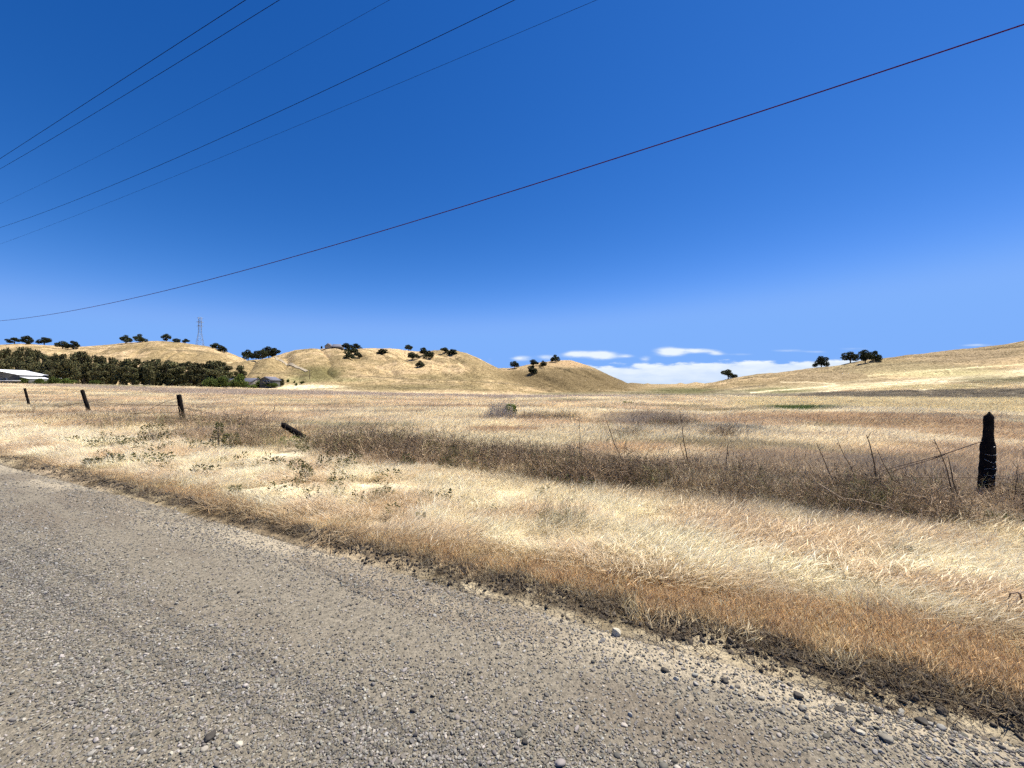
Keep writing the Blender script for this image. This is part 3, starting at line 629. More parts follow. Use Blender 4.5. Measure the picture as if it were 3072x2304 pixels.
sc = R.uniform(.6, 1.15, (n, 1)) * (1 + .03 * Y[:, None]) * (1 - .35 * sstep(-5, -12, s))[:, None]
scatter('rust_grass', 'fine rust brown grass strip beside the road', 'grass', np.stack([X, Y, H(X, Y) - .01], -1), rots(n, .15), np.ones((n, 3)) * sc, R.integers(0, 6, n), tint, rg, MAT['grass'])
print('rust', n)

# flattened pale straw of the verge
mg = grass_templates('flattened_tuft', 8, MAT['grass'], n=80, h=.23, spread=.16, lean=1.36, wid=.0046, head=.35, droop=.55, dirbias=0.0)
X, Y = pick(100000, 2.0, 45); w = wcoord(X, Y); s = scoord(X, Y)
wig = .35 * (fbm(s / 1.7, s * 0 + 2, 3, 121) - .5); rw = 3.32 + .38 * sstep(-1, 3, s) - .22 * (1 - sstep(-4, 0, s)) - .1 * sstep(-6, -14, s) + wig
m = (w > rw + .1 * R.normal(0, 1, len(w))) & (w < 6.6 + .5 * R.normal(0, 1, len(w))) & (R.uniform(0, 1, len(w)) < .9 * clear_posts(X, Y) * (1 - .93 * sstep(.55, .62, fbm(X / .8, Y / .45, 3, 205)))); X, Y, s = X[m], Y[m], s[m]; n = len(X)
Z = H(X, Y); tint = field_colour(X, Y, Z) * R.uniform(.82, 1.15, (n, 1))
rz = -.9 + 2.6 * (fbm(X / .9, Y / .9, 2, 211) - .5) * 2 + R.normal(0, .35, n)
sc = (.42 + .65 * R.uniform(0, 1, (n, 1)) ** 2) * (.7 + .7 * fbm(X / .8, Y / .5, 2, 213))[:, None] * (1 + .035 * Y[:, None])
scatter('flattened_grass', 'pale flattened dry grass between the road and the fence', 'grass', np.stack([X, Y, Z - .005], -1), rots(n, .12, rz), np.ones((n, 3)) * sc, R.integers(0, 8, n), tint, mg, MAT['grass'])
print('flat', n)

# upright dry grass of the field
def tuft_set(name, parts):
    obs = []
    for j, kw in enumerate(parts):
        for i in range(6):
            V, Fc, C = blades(rng=np.random.default_rng(900 + j * 50 + i), **kw); obs.append(mesh_np('%s_%02d' % (name, len(obs)), V, Fc, MAT['grass'], cols=C, link=False))
    return template_collection(name + '_templates', obs)
ug = tuft_set('upright_tuft', [dict(n=95, h=.27, spread=.26, lean=.65, wid=.0042, head=.45, droop=.45, dirbias=.3), dict(n=64, h=.27, spread=.26, lean=.60, wid=.0078, head=.45, droop=.4, dirbias=.3)])
X, Y = pick(105000, 3.2, 150); w = wcoord(X, Y); s = scoord(X, Y)
m = (w > 5.7 + .5 * R.normal(0, 1, len(w))) & (w > 4.4); m |= (w > 3.7) & (R.uniform(0, 1, len(w)) < .05); m &= R.uniform(0, 1, len(w)) < clear_posts(X, Y) * (1 - .6 * weed_strip(X, Y)); X, Y, s, w = X[m], Y[m], s[m], w[m]; n = len(X)
Z = H(X, Y); tint = field_colour(X, Y, Z) * (1 + R.uniform(-.18, .18, (n, 1)) / (1 + Y / 20)[:, None])
ht = .35 + 1.25 * fbm(X / 3.2, Y / 1.6, 3, 221)
wide = (1 + Y / 22)[:, None]
scl = np.concatenate([wide, wide, (ht * (1 + Y / 140))[:, None]], 1) * R.uniform(.75, 1.15, (n, 1)) * np.where(w < 6.2, .62, 1)[:, None]
rz = R.normal(.0, .6, n) + (fbm(X / 3, Y / 3, 2, 231) - .5) * 3
scatter('dry_grass', 'tall pale dry grass covering the field behind the fence', 'grass', np.stack([X, Y, Z - .01], -1), rots(n, .1, rz), scl, R.integers(0, 6, n) + 6 * (Y + R.normal(0, 1.5, n) > 10), tint, ug, MAT['grass'])
print('upright', n)

# grey dead weeds along the fence line and in a few patches
tw = twig_template('dead_weed_clump', 8, MAT['twig'], .46, 24, .006, .26)
X, Y = pick(42000, 4.2, 90); w = wcoord(X, Y); s = scoord(X, Y); Z = H(X, Y); px, py = proj(X, Y, Z)
strip = weed_strip(X, Y)
def epm(cx, cy, rx, ry): return np.exp(-(((px - cx) / rx) ** 2 + ((py - cy) / ry) ** 2) ** 1.5)
pat = .9 * epm(2020, 1292, 75, 16) + .5 * epm(2170, 1322, 80, 12) + .5 * epm(1640, 1265, 90, 8) + .5 * epm(1880, 1322, 60, 14) + .35 * epm(620, 1285, 200, 14) + .5 * epm(300, 1262, 120, 8) + .6 * epm(1690, 1585, 45, 12)
# tall weed bands further out
far = (Y > 24) * .3 * (((py > interp([(0, 1155), (500, 1172), (900, 1178), (1500, 1189), (2000, 1184), (2600, 1178), (3072, 1172)], px)) & (py < interp([(0, 1160), (500, 1184), (900, 1190), (1500, 1198), (2000, 1192), (2600, 1196), (3072, 1202)], px))))
pr = np.maximum(np.maximum(strip * .95, pat), far) * clear_posts(X, Y); m = R.uniform(0, 1, len(w)) < pr; X, Y, Z, w, s, px = X[m], Y[m], Z[m], w[m], s[m], px[m]; n = len(X)
k = R.uniform(0, 1, (n, 1)); tint = (np.array([.44, .335, .215]) * k + np.array([.14, .10, .066]) * (1 - k)) * R.uniform(.8, 1.2, (n, 1))
fr = sstep(25, 45, Y)[:, None]; tint = tint * (1 - fr) + np.where(px[:, None] < 2100, MAUVE * 1.0, DARKW * 1.15) * fr * R.uniform(.8, 1.2, (n, 1))
gr = (R.uniform(0, 1, (n, 1)) < .13) & (Y[:, None] < 25); tint = np.where(gr, np.array([.20, .19, .085]), tint)
sc = R.uniform(.5, 1.05, n) * (1.25 - .35 * sstep(-8, 2, s)) * np.where(Y > 24, .75, 1)
scl = np.stack([sc * (1 + Y / 30), sc * (1 + Y / 30), sc * (1 + Y / 160)], -1)
scatter('dead_weeds', 'tangled grey brown dead weeds along the fence line', 'weeds', np.stack([X, Y, Z], -1), rots(n, .22), scl, R.integers(0, 8, n), tint, tw, MAT['twig'])
print('weeds', n)

# ------------------------------------------------------------------ single plants in the grass
def leafy(name, h, wd, n, leaf, mat, rng, shape='bush'):
    V = []; Fq = []; C = []
    for i in range(n):
        t = rng.uniform(.08, 1) ** .8; a = rng.uniform(0, 6.28)
        r = wd / 2 * rng.uniform(.1, 1) ** .5 * ((1 - t * .75) if shape != 'bush' else math.sqrt(max(1 - (t - .35) ** 2 / .6, .05)))
        p = np.array([r * math.cos(a), r * math.sin(a), h * t])
        d = np.array([math.cos(a), math.sin(a), rng.uniform(-.1, .9)]) + rng.normal(0, .3, 3); d /= np.linalg.norm(d)
        sd_ = np.cross(d, rng.normal(0, 1, 3)); sd_ /= np.linalg.norm(sd_); L_ = leaf * rng.uniform(.6, 1.3); b = len(V)
        V += [p, p + d * L_ * .5 + sd_ * L_ * .22, p + d * L_, p + d * L_ * .5 - sd_ * L_ * .22]; Fq.append((b, b + 1, b + 2, b + 3)); sh = rng.uniform(.55, 1.5); C += [[sh * rng.uniform(.9, 1.2), sh, sh * .9]] * 4
    return np.array(V), [np.array(Fq)], np.array(C)
def stems_mb(h, wd, n, rad, rng):
    mb = MB()
    for i in range(n):
        a = rng.uniform(0, 6.28); e = np.array([math.cos(a) * wd * .4 * rng.uniform(.2, 1), math.sin(a) * wd * .4 * rng.uniform(.2, 1), h * rng.uniform(.6, .95)])
        mb.tube([np.array([0, 0, -.03]), e * np.array([.35, .35, .5]), e], [rad, rad * .8, rad * .4], 4)
    return mb
def plant(name, cat, label, px, py, hpx, wpx, n=160, leaf=.05, mat='weed', shape='bush', group=None, seed=0, Yd=None):
    P = hit(px, py) if Yd is None else W(px, py, Yd)
    if Yd is not None: P[2] = float(H(P[0], P[1]))
    k = P[1] / F; rng = np.random.default_rng(500 + seed); h, wd = hpx * k, wpx * k
    o = empty(name, P, rng.uniform(0, 6)); tag(o, label, cat, group)
    V, Fc, C = leafy(name, h, wd, n, leaf, None, rng, shape)
    mesh_np('foliage', V, Fc, MAT[mat], o, cols=C)
    stems_mb(h, wd, 7, max(.004, .0006 * P[1]), rng).build('stem', MAT['bark'], o)
    return o
GW = 'green weeds in the dry verge'
plant('green_weed', 'weed', 'bushy green weed in pale straw below and left of the third fence post', 462, 1335, 62, 70, 520, .05, 'weed', 'bush', GW, 1)
plant('green_weed', 'weed', 'tall pointed green weed right of the third fence post', 657, 1350, 82, 46, 360, .05, 'weed', 'cone', GW, 2)
plant('green_weed', 'weed', 'short dark green weed beside the tall pointed weed', 694, 1350, 48, 50, 500, .05, 'weed', 'bush', GW, 3)
plant('green_weed', 'weed', 'small dark green tuft at the road edge on the left', 279, 1401, 24, 40, 300, .05, 'weed', 'bush', GW, 4)
plant('green_weed', 'weed', 'sprawling low grey green weed left of the bushy green weed', 330, 1345, 34, 110, 420, .045, 'weed', 'bush', GW, 5)
plant('green_weed', 'weed', 'dark green bush under the fallen fence post', 868, 1338, 26, 64, 260, .05, 'green', 'bush', GW, 6)
plant('green_weed', 'weed', 'olive weed in flattened straw below the fallen post', 917, 1442, 50, 42, 110, .05, 'weed', 'cone', GW, 7)
plant('green_weed', 'weed', 'small dark weed in pale straw left of the olive weed', 707, 1480, 20, 26, 60, .05, 'weed', 'bush', GW, 8)
plant('green_weed', 'weed', 'spiny dark weed low in the pale straw at centre left', 1150, 1500, 34, 60, 120, .04, 'weed', 'bush', GW, 9)
plant('green_weed', 'weed', 'small green weed by the rust grass at centre', 1260, 1568, 26, 30, 60, .04, 'weed', 'bush', GW, 10)
plant('green_weed', 'weed', 'green clump in the field right of centre beneath the tall leaning stalk', 1868, 1318, 22, 50, 400, .07, 'weed', 'bush', GW, 11)
plant('green_weed', 'weed', 'low dark weed in the flattened straw at right', 2700, 1668, 26, 60, 110, .04, 'weed', 'bush', GW, 12)
plant('green_bush', 'bush', 'round green bush growing beside the tall grey reeds in the field', 1531, 1256, 42, 36, 900, .09, 'green', 'bush', None, 13)
plant('low_shrub', 'shrub', 'low dark green mound shrub in the far field, the left of two', 1884, 1216, 9, 30, 260, .14, 'green', 'bush', 'mound shrubs in the far field', 14)
plant('low_shrub', 'shrub', 'low brown green mound shrub in the far field, the right of two', 1926, 1217, 7, 24, 220, .14, 'weed', 'bush', 'mound shrubs in the far field', 15)
def brush(label, px, py, hpx, wpx, n, seed, col=(1, .97, .92), name='dead_brush', lean=.0):
    P = hit(px, py); k = P[1] / F; rng = np.random.default_rng(seed); h, wd = hpx * k, wpx * k; V = []; Fq = []; C = []
    for i in range(n):
        x = rng.uniform(-.5, .5) * wd; y = rng.normal(0, .3) * min(wd, 1.2); x = np.clip(rng.normal(0, .24), -.5, .5) * wd; hh = h * rng.uniform(.35, 1) * (1 - 1.6 * abs(x / wd) ** 1.6)
        p = np.array([x, y, -.03]); d = np.array([rng.normal(lean, .12), rng.normal(0, .1), 1.]); sh = rng.uniform(.6, 1.5)
        for q in range(4):
            d2 = d + rng.normal(0, .07, 3); e = p + d2 / np.linalg.norm(d2) * hh / 4; w0 = .013 * (1 - q * .17); b = len(V)
            V += [p + (-w0 / 2, 0, 0), p + (w0 / 2, 0, 0), e + (w0 * .42, 0, 0), e + (-w0 * .42, 0, 0)]; Fq.append((b, b + 1, b + 2, b + 3)); C += [np.array(col) * sh] * 4
            if q > 0 and rng.uniform() < .6:
                f_ = e + np.array([rng.normal(0, .1), rng.normal(0, .1), rng.uniform(.02, .14)]) ; b = len(V); V += [e, e + (w0 * .5, 0, 0), f_ + (w0 * .5, 0, 0), f_]; Fq.append((b, b + 1, b + 2, b + 3)); C += [np.array(col) * sh] * 4
            p = e
    o = mesh_np(name, np.array(V), [np.array(Fq)], MAT['brush'], cols=np.array(C)); o.location = P
    return tag(o, label, 'brush', 'dead brush standing in the field')
brush('tall dense grey dead reeds standing in the field left of the green bush', 1500, 1266, 66, 120, 420, 1)
brush('shorter sparse grey brush right of the green bush', 1600, 1266, 34, 110, 160, 2)
brush('sparse dark stems at the right end of the grey brush', 1672, 1266, 34, 90, 140, 3, (.55, .48, .42))
brush('purplish brown dead brush in the field right of the leaning stalk', 2030, 1292, 52, 130, 260, 4, (.62, .5, .45), lean=-.2)

# dry stalks rising out of the weeds
def stalk(label, bx, by, tx, ty, wd=7.0, r=.006, seed=0, name='dry_stalk'):
    r *= 1.35
    """bx,by and tx,ty: lower and upper end of the stalk in the photograph; wd: distance of the weed strip from the viewer across the road"""
    _, Y = at_w(tx, wd); rng = np.random.default_rng(seed)
    T = W(tx, ty, Y); B = W(bx, by, Y); g = float(H(B[0], Y)); d = B - T
    if B[2] > g: B = T + d * (T[2] - g) / max(T[2] - B[2], .05)
    B[2] = g - .02; pts = []
    for i in range(8):
        t = i / 7; p = B * (1 - t) + T * t; p = p + np.array([rng.normal(0, .006), rng.normal(0, .006), 0]) + np.array([.03 * math.sin(t * 3.1) * (1 if seed % 2 else -1), 0, 0]); pts.append(p - B)
    mb = MB(); mb.tube(pts, np.linspace(r, r * .45, 8), 5)
    for i in range(4):
        t = rng.uniform(.3, .95); p = (T - B) * t; e = p + np.array([rng.normal(0, .05), rng.normal(0, .04), rng.uniform(.02, .09)]); mb.tube([p, e], [r * .45, r * .25], 3)
    o = mb.build(name, MAT['stalk'], cols=np.ones((mb.n, 3))); o.location = B
    return tag(o, label, 'stalk', 'dry stalks rising above the weeds')
stalk('thin upright dry stalk above the weeds at centre, left of the leaning one', 1733, 1365, 1738, 1250, 7.3, .006, 1)
stalk('long dark stalk leaning left above the weeds at centre', 1868, 1378, 1813, 1242, 7.3, .007, 2)
stalk('short dry stalk just right of the long leaning stalk', 1876, 1370, 1878, 1335, 7.2, .005, 3)
stalk('tall dark stalk leaning left, right of centre', 2071, 1391, 2042, 1234, 7.1, .007, 4)
stalk('thin short stalk left of the tall dark leaning stalk', 2050, 1385, 2040, 1330, 7.0, .005, 5)
stalk('short straight stalk standing alone above dark weeds', 2183, 1412, 2187, 1325, 6.9, .007, 6)
stalk('crooked tall dark stalk leaning left, left of the big post', 2628, 1453, 2600, 1305, 6.7, .008, 7)
stalk('thin leaning stalk left of the crooked tall stalk', 2508, 1440, 2451, 1328, 6.8, .006, 8)
stalk('faint leaning stalk between two taller leaning stalks', 2550, 1410, 2512, 1320, 6.8, .005, 9)
stalk('twin upper of two slim stalks just right of the crooked stalk', 2668, 1410, 2632, 1349, 6.7, .005, 10)
stalk('twiggy stalk leaning left near the left side of the big post', 2846, 1460, 2803, 1318, 6.6, .006, 11)
stalk('dark thick stalk close to the left side of the big post', 2870, 1450, 2850, 1370, 6.5, .007, 12)
stalk('thin stalk right of the big post leaning right', 3035, 1490, 3052, 1394, 6.8, .005, 13)
stalk('curved dead stem in the field beyond the weeds at left', 822, 1235, 826, 1212, 12.5, .012, 14)
stalk('slim stalk among weeds above the fallen post end', 770, 1330, 771, 1278, 7.6, .007, 16, 'dry_stalk')

# many small low weeds through the verge
obs = []
for i in range(5):
    V, Fc, C = leafy('w', .13, .17, 46, .035, None, np.random.default_rng(700 + i)); obs.append(mesh_np('small_weed', V, Fc, MAT['grass'], cols=C, link=False))
X, Y = pick(3200, 2.6, 22); w = wcoord(X, Y); s = scoord(X, Y); m = (w > 3.5) & (w < 7.2) & (R.uniform(0, 1, len(w)) < (.12 + .5 * sstep(2, -8, s) if False else .12 + .5 * (1 - sstep(-8, 2, s))) * sstep(.42, .6, fbm(X / 1.6, Y / 1.2, 2, 301))); X, Y = X[m], Y[m]; n = len(X)
scatter('small_weeds', 'small low olive weeds scattered through the pale verge', 'weeds', np.stack([X, Y, H(X, Y) + .04], -1), rots(n, .2), np.ones((n, 3)) * R.uniform(.6, 1.7, (n, 1)) * np.minimum(1, Y / 7)[:, None], R.integers(0, 5, n), np.array([.085, .09, .04]) * R.uniform(.7, 1.4, (n, 1)), template_collection('small_weed_templates', obs), MAT['grass'])
print('small weeds', n)
# fallen pale branch
def branch(label, pts, w_, r):
    P = []
    for (x, y) in pts:
        _, Y = at_w(x, w_); P.append(W(x, y, Y))
    o0 = P[0].copy(); mb = MB(); mb.tube([p - o0 for p in P], np.linspace(r, r * .6, len(P)), 5)
    o = mb.build('fallen_branch', MAT['palewire'] if False else MAT['brush'], cols=np.array([[1.35, 1.2, 1.0]] * mb.n)); o.location = o0; tag(o, label, 'branch')
branch('long pale dead branch lying over the dark weeds left of the big post', [(2455, 1450), (2490, 1472), (2525, 1494), (2580, 1500), (2620, 1510), (2668, 1522), (2720, 1540), (2760, 1555)], 5.75, .0045)

# ------------------------------------------------------------------ fence
def post_shape(h, prof, n=14, seed=0, chip=.1):
    """prof: list of (t, half width, half depth); a split, weathered timber"""
    rng = np.random.default_rng(seed); ts = np.linspace(0, 1, 26); pr = np.array(prof)
    ang = np.linspace(0, 2 * math.pi, n, endpoint=False); gro = 1 + chip * rng.normal(0, 1, n) * .5
    V = []
    for t in ts:
        a = np.interp(t, pr[:, 0], pr[:, 1]); b = np.interp(t, pr[:, 0], pr[:, 2])
        g_ = gro * (1 + .035 * rng.normal(0, 1, n))
        c = np.sign(np.cos(ang)) * np.abs(np.cos(ang)) ** .75; s_ = np.sign(np.sin(ang)) * np.abs(np.sin(ang)) ** .75
        V += list(zip(a * c * g_, b * s_ * g_, np.full(n, h * t) + (rng.normal(0, .012, n) if t == 1 else 0)))
    k = len(ts); Fc = [(i * n + j, i * n + (j + 1) % n, (i + 1) * n + (j + 1) % n, (i + 1) * n + j) for i in range(k - 1) for j in range(n)]
    Fc += [tuple(range(n))[::-1], tuple((k - 1) * n + j for j in range(n))]
    return np.array(V), Fc
def fence_post(label, bx, by, tx, ty, r, seed, bury=.25, depth=None, prof=None):
    P = hit(bx, by, ymin=3); Y = P[1]; B = W(bx, by, Y); T = W(tx, ty, Y); d = T - B; L_ = np.linalg.norm(d)
    B0 = B - d / L_ * bury
    r = r / math.sqrt(1 + ((bx - CX) / F) ** 2)
    V, Fc = post_shape(L_ + bury, prof or [(0, r * 1.02, r), (.5, r, r * .96), (.93, r * .97, r * .95), (1, r * .85, r * .85)], 14, seed)
    o = empty('fence_post', B0); ax = math.atan2(d[0], d[2]); o.rotation_euler = (0, ax, 0)
    tag(o, label, 'fence post', 'old wooden fence posts')
    mesh_np('timber', V, Fc, MAT['post'], o)
    return o, B, Y
pA, A, YA = fence_post('smallest and leftmost dark fence post, notched top, leaning left', 89, 1222, 74, 1165, .095, 1)
mb = MB(); mb.tube([(.05, 0, 1.30), (.085, 0, 1.52)], [.06, .05], 7)
pB, B_, YB = fence_post('dark fence post leaning left, second from the left', 270, 1243, 246, 1170, .115, 2)
pC, C_, YC = fence_post('upright dark fence post, third from the left, wires tied at its top', 552, 1275, 537, 1184, .095, 3)
pD, D_, YD = fence_post('fallen dark fence post lying at an angle in the weeds', 930, 1324, 846, 1273, .09, 4, bury=.3)
BP_prof = [(a, b * .72, c * .60) for a, b, c in [(0, .112, .10), (.28, .115, .10), (.60, .108, .095), (.665, .108, .095), (.71, .082, .085), (.80, .066, .07), (.88, .068, .07), (.955, .072, .07), (.98, .058, .06), (1, .012, .02)]]
pE, E_, YE = fence_post('big black pointed fence post with a narrowed top at the right', 2957, 1497, 2967, 1238, .11, 5, prof=BP_prof, bury=.2)
mb = MB(); rr = np.random.default_rng(3)
for z in (.42, .53, .62, .70, .80):
    a = .086; mb.tube([(-a, -.04, z + rr.normal(0, .01)), (-.04, -.068, z + rr.normal(0, .012)), (.0, -.072, z - .012), (.04, -.068, z + .012 + rr.normal(0, .01)), (a, -.04, z + .01), (a, .04, z), (0, .068, z), (-a, .04, z)], .0016, 4)
mb.build('wire_wrap', MAT['palewire'], pE)
for z in (.5, .64, .9):
    mb = MB(); mb.tube([(-.012, -.068, z), (0, -.08, z + .005), (.012, -.068, z)], .003, 4); mb.build('staple', MAT['palewire'], pE)

def on_line(px, A1, A2):
    u = (px - CX) / F; x1, y1, x2, y2 = A1[0], A1[1], A2[0], A2[1]
    # x1+t(x2-x1) = u*(y1+t(y2-y1))
    t = (u * y1 - x1) / ((x2 - x1) - u * (y2 - y1)); return y1 + t * (y2 - y1)
def barbed(label, pts, A1, A2, r=.0035, barbs=True):
    r *= 2.1
    P = np.array([W(x, y, on_line(x, A1, A2)) for x, y in pts]); o0 = P[0].copy()
    t = np.concatenate([[0], np.cumsum(np.linalg.norm(np.diff(P, axis=0), axis=1))]); m = max(12, int(t[-1] / .25)); q = np.linspace(0, t[-1], m)
    S = np.stack([np.interp(q, t, P[:, i]) for i in range(3)], -1)
    for _ in range(3): S[1:-1] = (S[:-2] + 2 * S[1:-1] + S[2:]) / 4
    mb = MB(); mb.tube(S - o0, r, 4)
    rng = np.random.default_rng(int(abs(pts[0][0])))
    if barbs:
        for i in range(1, m - 1):
            for _ in range(2):
                e = rng.normal(0, 1, 3); e /= np.linalg.norm(e); mb.tube([S[i] - o0 - e * .012, S[i] - o0 + e * .012], r * .6, 3)
    o = mb.build('barbed_wire', MAT['wire'], parent=None); o.location = o0; return tag(o, label, 'barbed wire', 'slack strands of fence wire')
barbed('slack wire from the ground to the second fence post', [(95, 1228), (141, 1226), (190, 1219), (225, 1211), (262, 1207)], A, B_, .006)
barbed('nearly level upper wire between the second and third fence posts', [(262, 1204), (320, 1209), (380, 1214), (450, 1215), (544, 1217)], B_, C_, .005)
barbed('deeply sagging wire hanging from the top of the third fence post', [(262, 1206), (300, 1217), (340, 1232), (380, 1241), (425, 1239), (465, 1220), (500, 1203), (541, 1194)], B_, C_, .005)
barbed('faint low wire left of the third fence post', [(400, 1241), (460, 1239), (548, 1237)], B_, C_, .004)
barbed('upper wire running down from the third post to the fallen post', [(546, 1222), (600, 1231), (650, 1246), (700, 1260), (770, 1277), (852, 1279)], C_, D_, .0045)
barbed('middle wire sagging from the third post to the fallen post', [(546, 1224), (600, 1234), (680, 1261), (740, 1278), (800, 1283), (862, 1292)], C_, D_, .004)
barbed('lowest faint wire right of the third post', [(549, 1243), (620, 1250), (700, 1266), (770, 1285)], C_, D_, .0035)
barbed('rusty wire sloping down left from the big post', [(2957, 1320), (2918, 1331), (2880, 1346), (2840, 1362), (2800, 1374), (2760, 1381), (2720, 1390), (2660, 1409), (2600, 1425), (2560, 1432)], D_, E_, .003)
barbed('second strand hanging just below the rusty sloping wire', [(2835, 1364), (2790, 1380), (2740, 1393), (2700, 1405), (2655, 1425)], D_, E_, .0025)
EE = E_ + (E_ - D_)
barbed('thin level wire crossing low behind the big post', [(2640, 1430), (2720, 1431), (2800, 1431), (2900, 1432), (2957, 1433)], D_, E_, .0022, False)
barbed('thin wire leaving the big post to the right edge', [(2957, 1432), (3010, 1434), (3072, 1440), (3200, 1452)], E_, EE, .0022, False)
# fallen wire over the weeds
barbed('fallen strand crossing the weeds right of centre', [(1740, 1335), (1800, 1375), (1860, 1400), (1930, 1440)], D_, E_, .003)
barbed('fallen strand running down to the right among the weeds', [(1870, 1340), (1900, 1362), (1960, 1400), (2020, 1440), (2100, 1470)], D_, E_, .003)

# little rusty metal hoop in the straw at the right edge
P = hit(3046, 1856); k = P[1] / F * 1.15; P[2] += .07
o = empty('metal_hoop', P); tag(o, 'small rusty metal hoop sticking out of the straw at the right edge', 'metal hoop')
mb = MB(); mb.tube(np.array([(-22, 0, -6), (-18, 0, 22), (-13, 0, 38), (4, 0, 40), (12, 0, 36), (17, 0, 20), (19, 0, 8)]) * k, .006, 6); mb.build('hoop', MAT['wire'], o)
mb = MB(); mb.box(-24 * k, -4 * k, -.01, .012, -24 * k, 0); mb.build('bracket', MAT['graywall'], o)

# ------------------------------------------------------------------ single stones on the road
def rock(label, px, py, wpx, hpx, mat, seed, turn=0):
    Y = EYE * F / (py - CY); X = (px - CX) / F * Y; k = Y / F; rng = np.random.default_rng(seed); v, f = stone_shape(rng, 2, .8, 16)
    v = v / np.abs(v).max(0) * np.array([wpx * k / 2, wpx * k * .42, hpx * k / 2]); o = mesh_np('stone', v, [f], MAT[mat]); o.location = (X, Y, float(road_z(X, Y)) + hpx * k * .2); o.rotation_euler = (0, 0, turn)
    return tag(o, label, 'stone', 'larger loose stones on the road')
rock('pale angular stone with black shadow near the road edge, largest of all', 1847, 1898, 32, 30, 'palestone', 1)
rock('dark rounded stone at the lower left of the road', 634, 2222, 40, 30, 'darkstone', 2)
rock('small flat white stone just right of the dark rounded stone', 720, 2238, 24, 12, 'palestone', 3)
rock('small black stone alone on pale dust near the road edge at centre', 1281, 1754, 14, 11, 'darkstone', 4)
rock('black jagged stone left of the stone group at the lower right', 2392, 2092, 30, 22, 'darkstone', 5)
rock('rounded grey stone, left of a pair at lower right', 2344, 2136, 30, 16, 'stone', 6)
rock('grey stone with a clod beside it, right of the rounded pair', 2404, 2130, 26, 16, 'stone', 7)
rock('black round stone on pale dust near the lower right', 2634, 2134, 28, 17, 'darkstone', 8)
rock('dark flat stone in the lower right corner region', 2768, 2164, 38, 18, 'darkstone', 9)
rock('pale rounded pebble amid dark stones at lower right', 2582, 2203, 22, 12, 'palestone', 10)
rock('long dark stone above the cluster at lower right', 2520, 2130, 34, 14, 'darkstone', 11)
rock('two tone grey stone in the cluster at lower right', 2660, 2218, 46, 22, 'stone', 12)
rock('dark stone in the middle of the road right of centre', 1994, 2012, 26, 18, 'darkstone', 13)
rock('black stone above the right road stones', 2176, 2046, 24, 16, 'darkstone', 14)
rock('pale stone right of the middle of the road', 2030, 2038, 20, 16, 'palestone', 15)
rock('dark pebble on the bottom edge left of centre', 1575, 2235, 22, 20, 'darkstone', 16)
rock('dark grey stone left of the long road stones at centre', 1240, 2140, 24, 14, 'darkstone', 17)

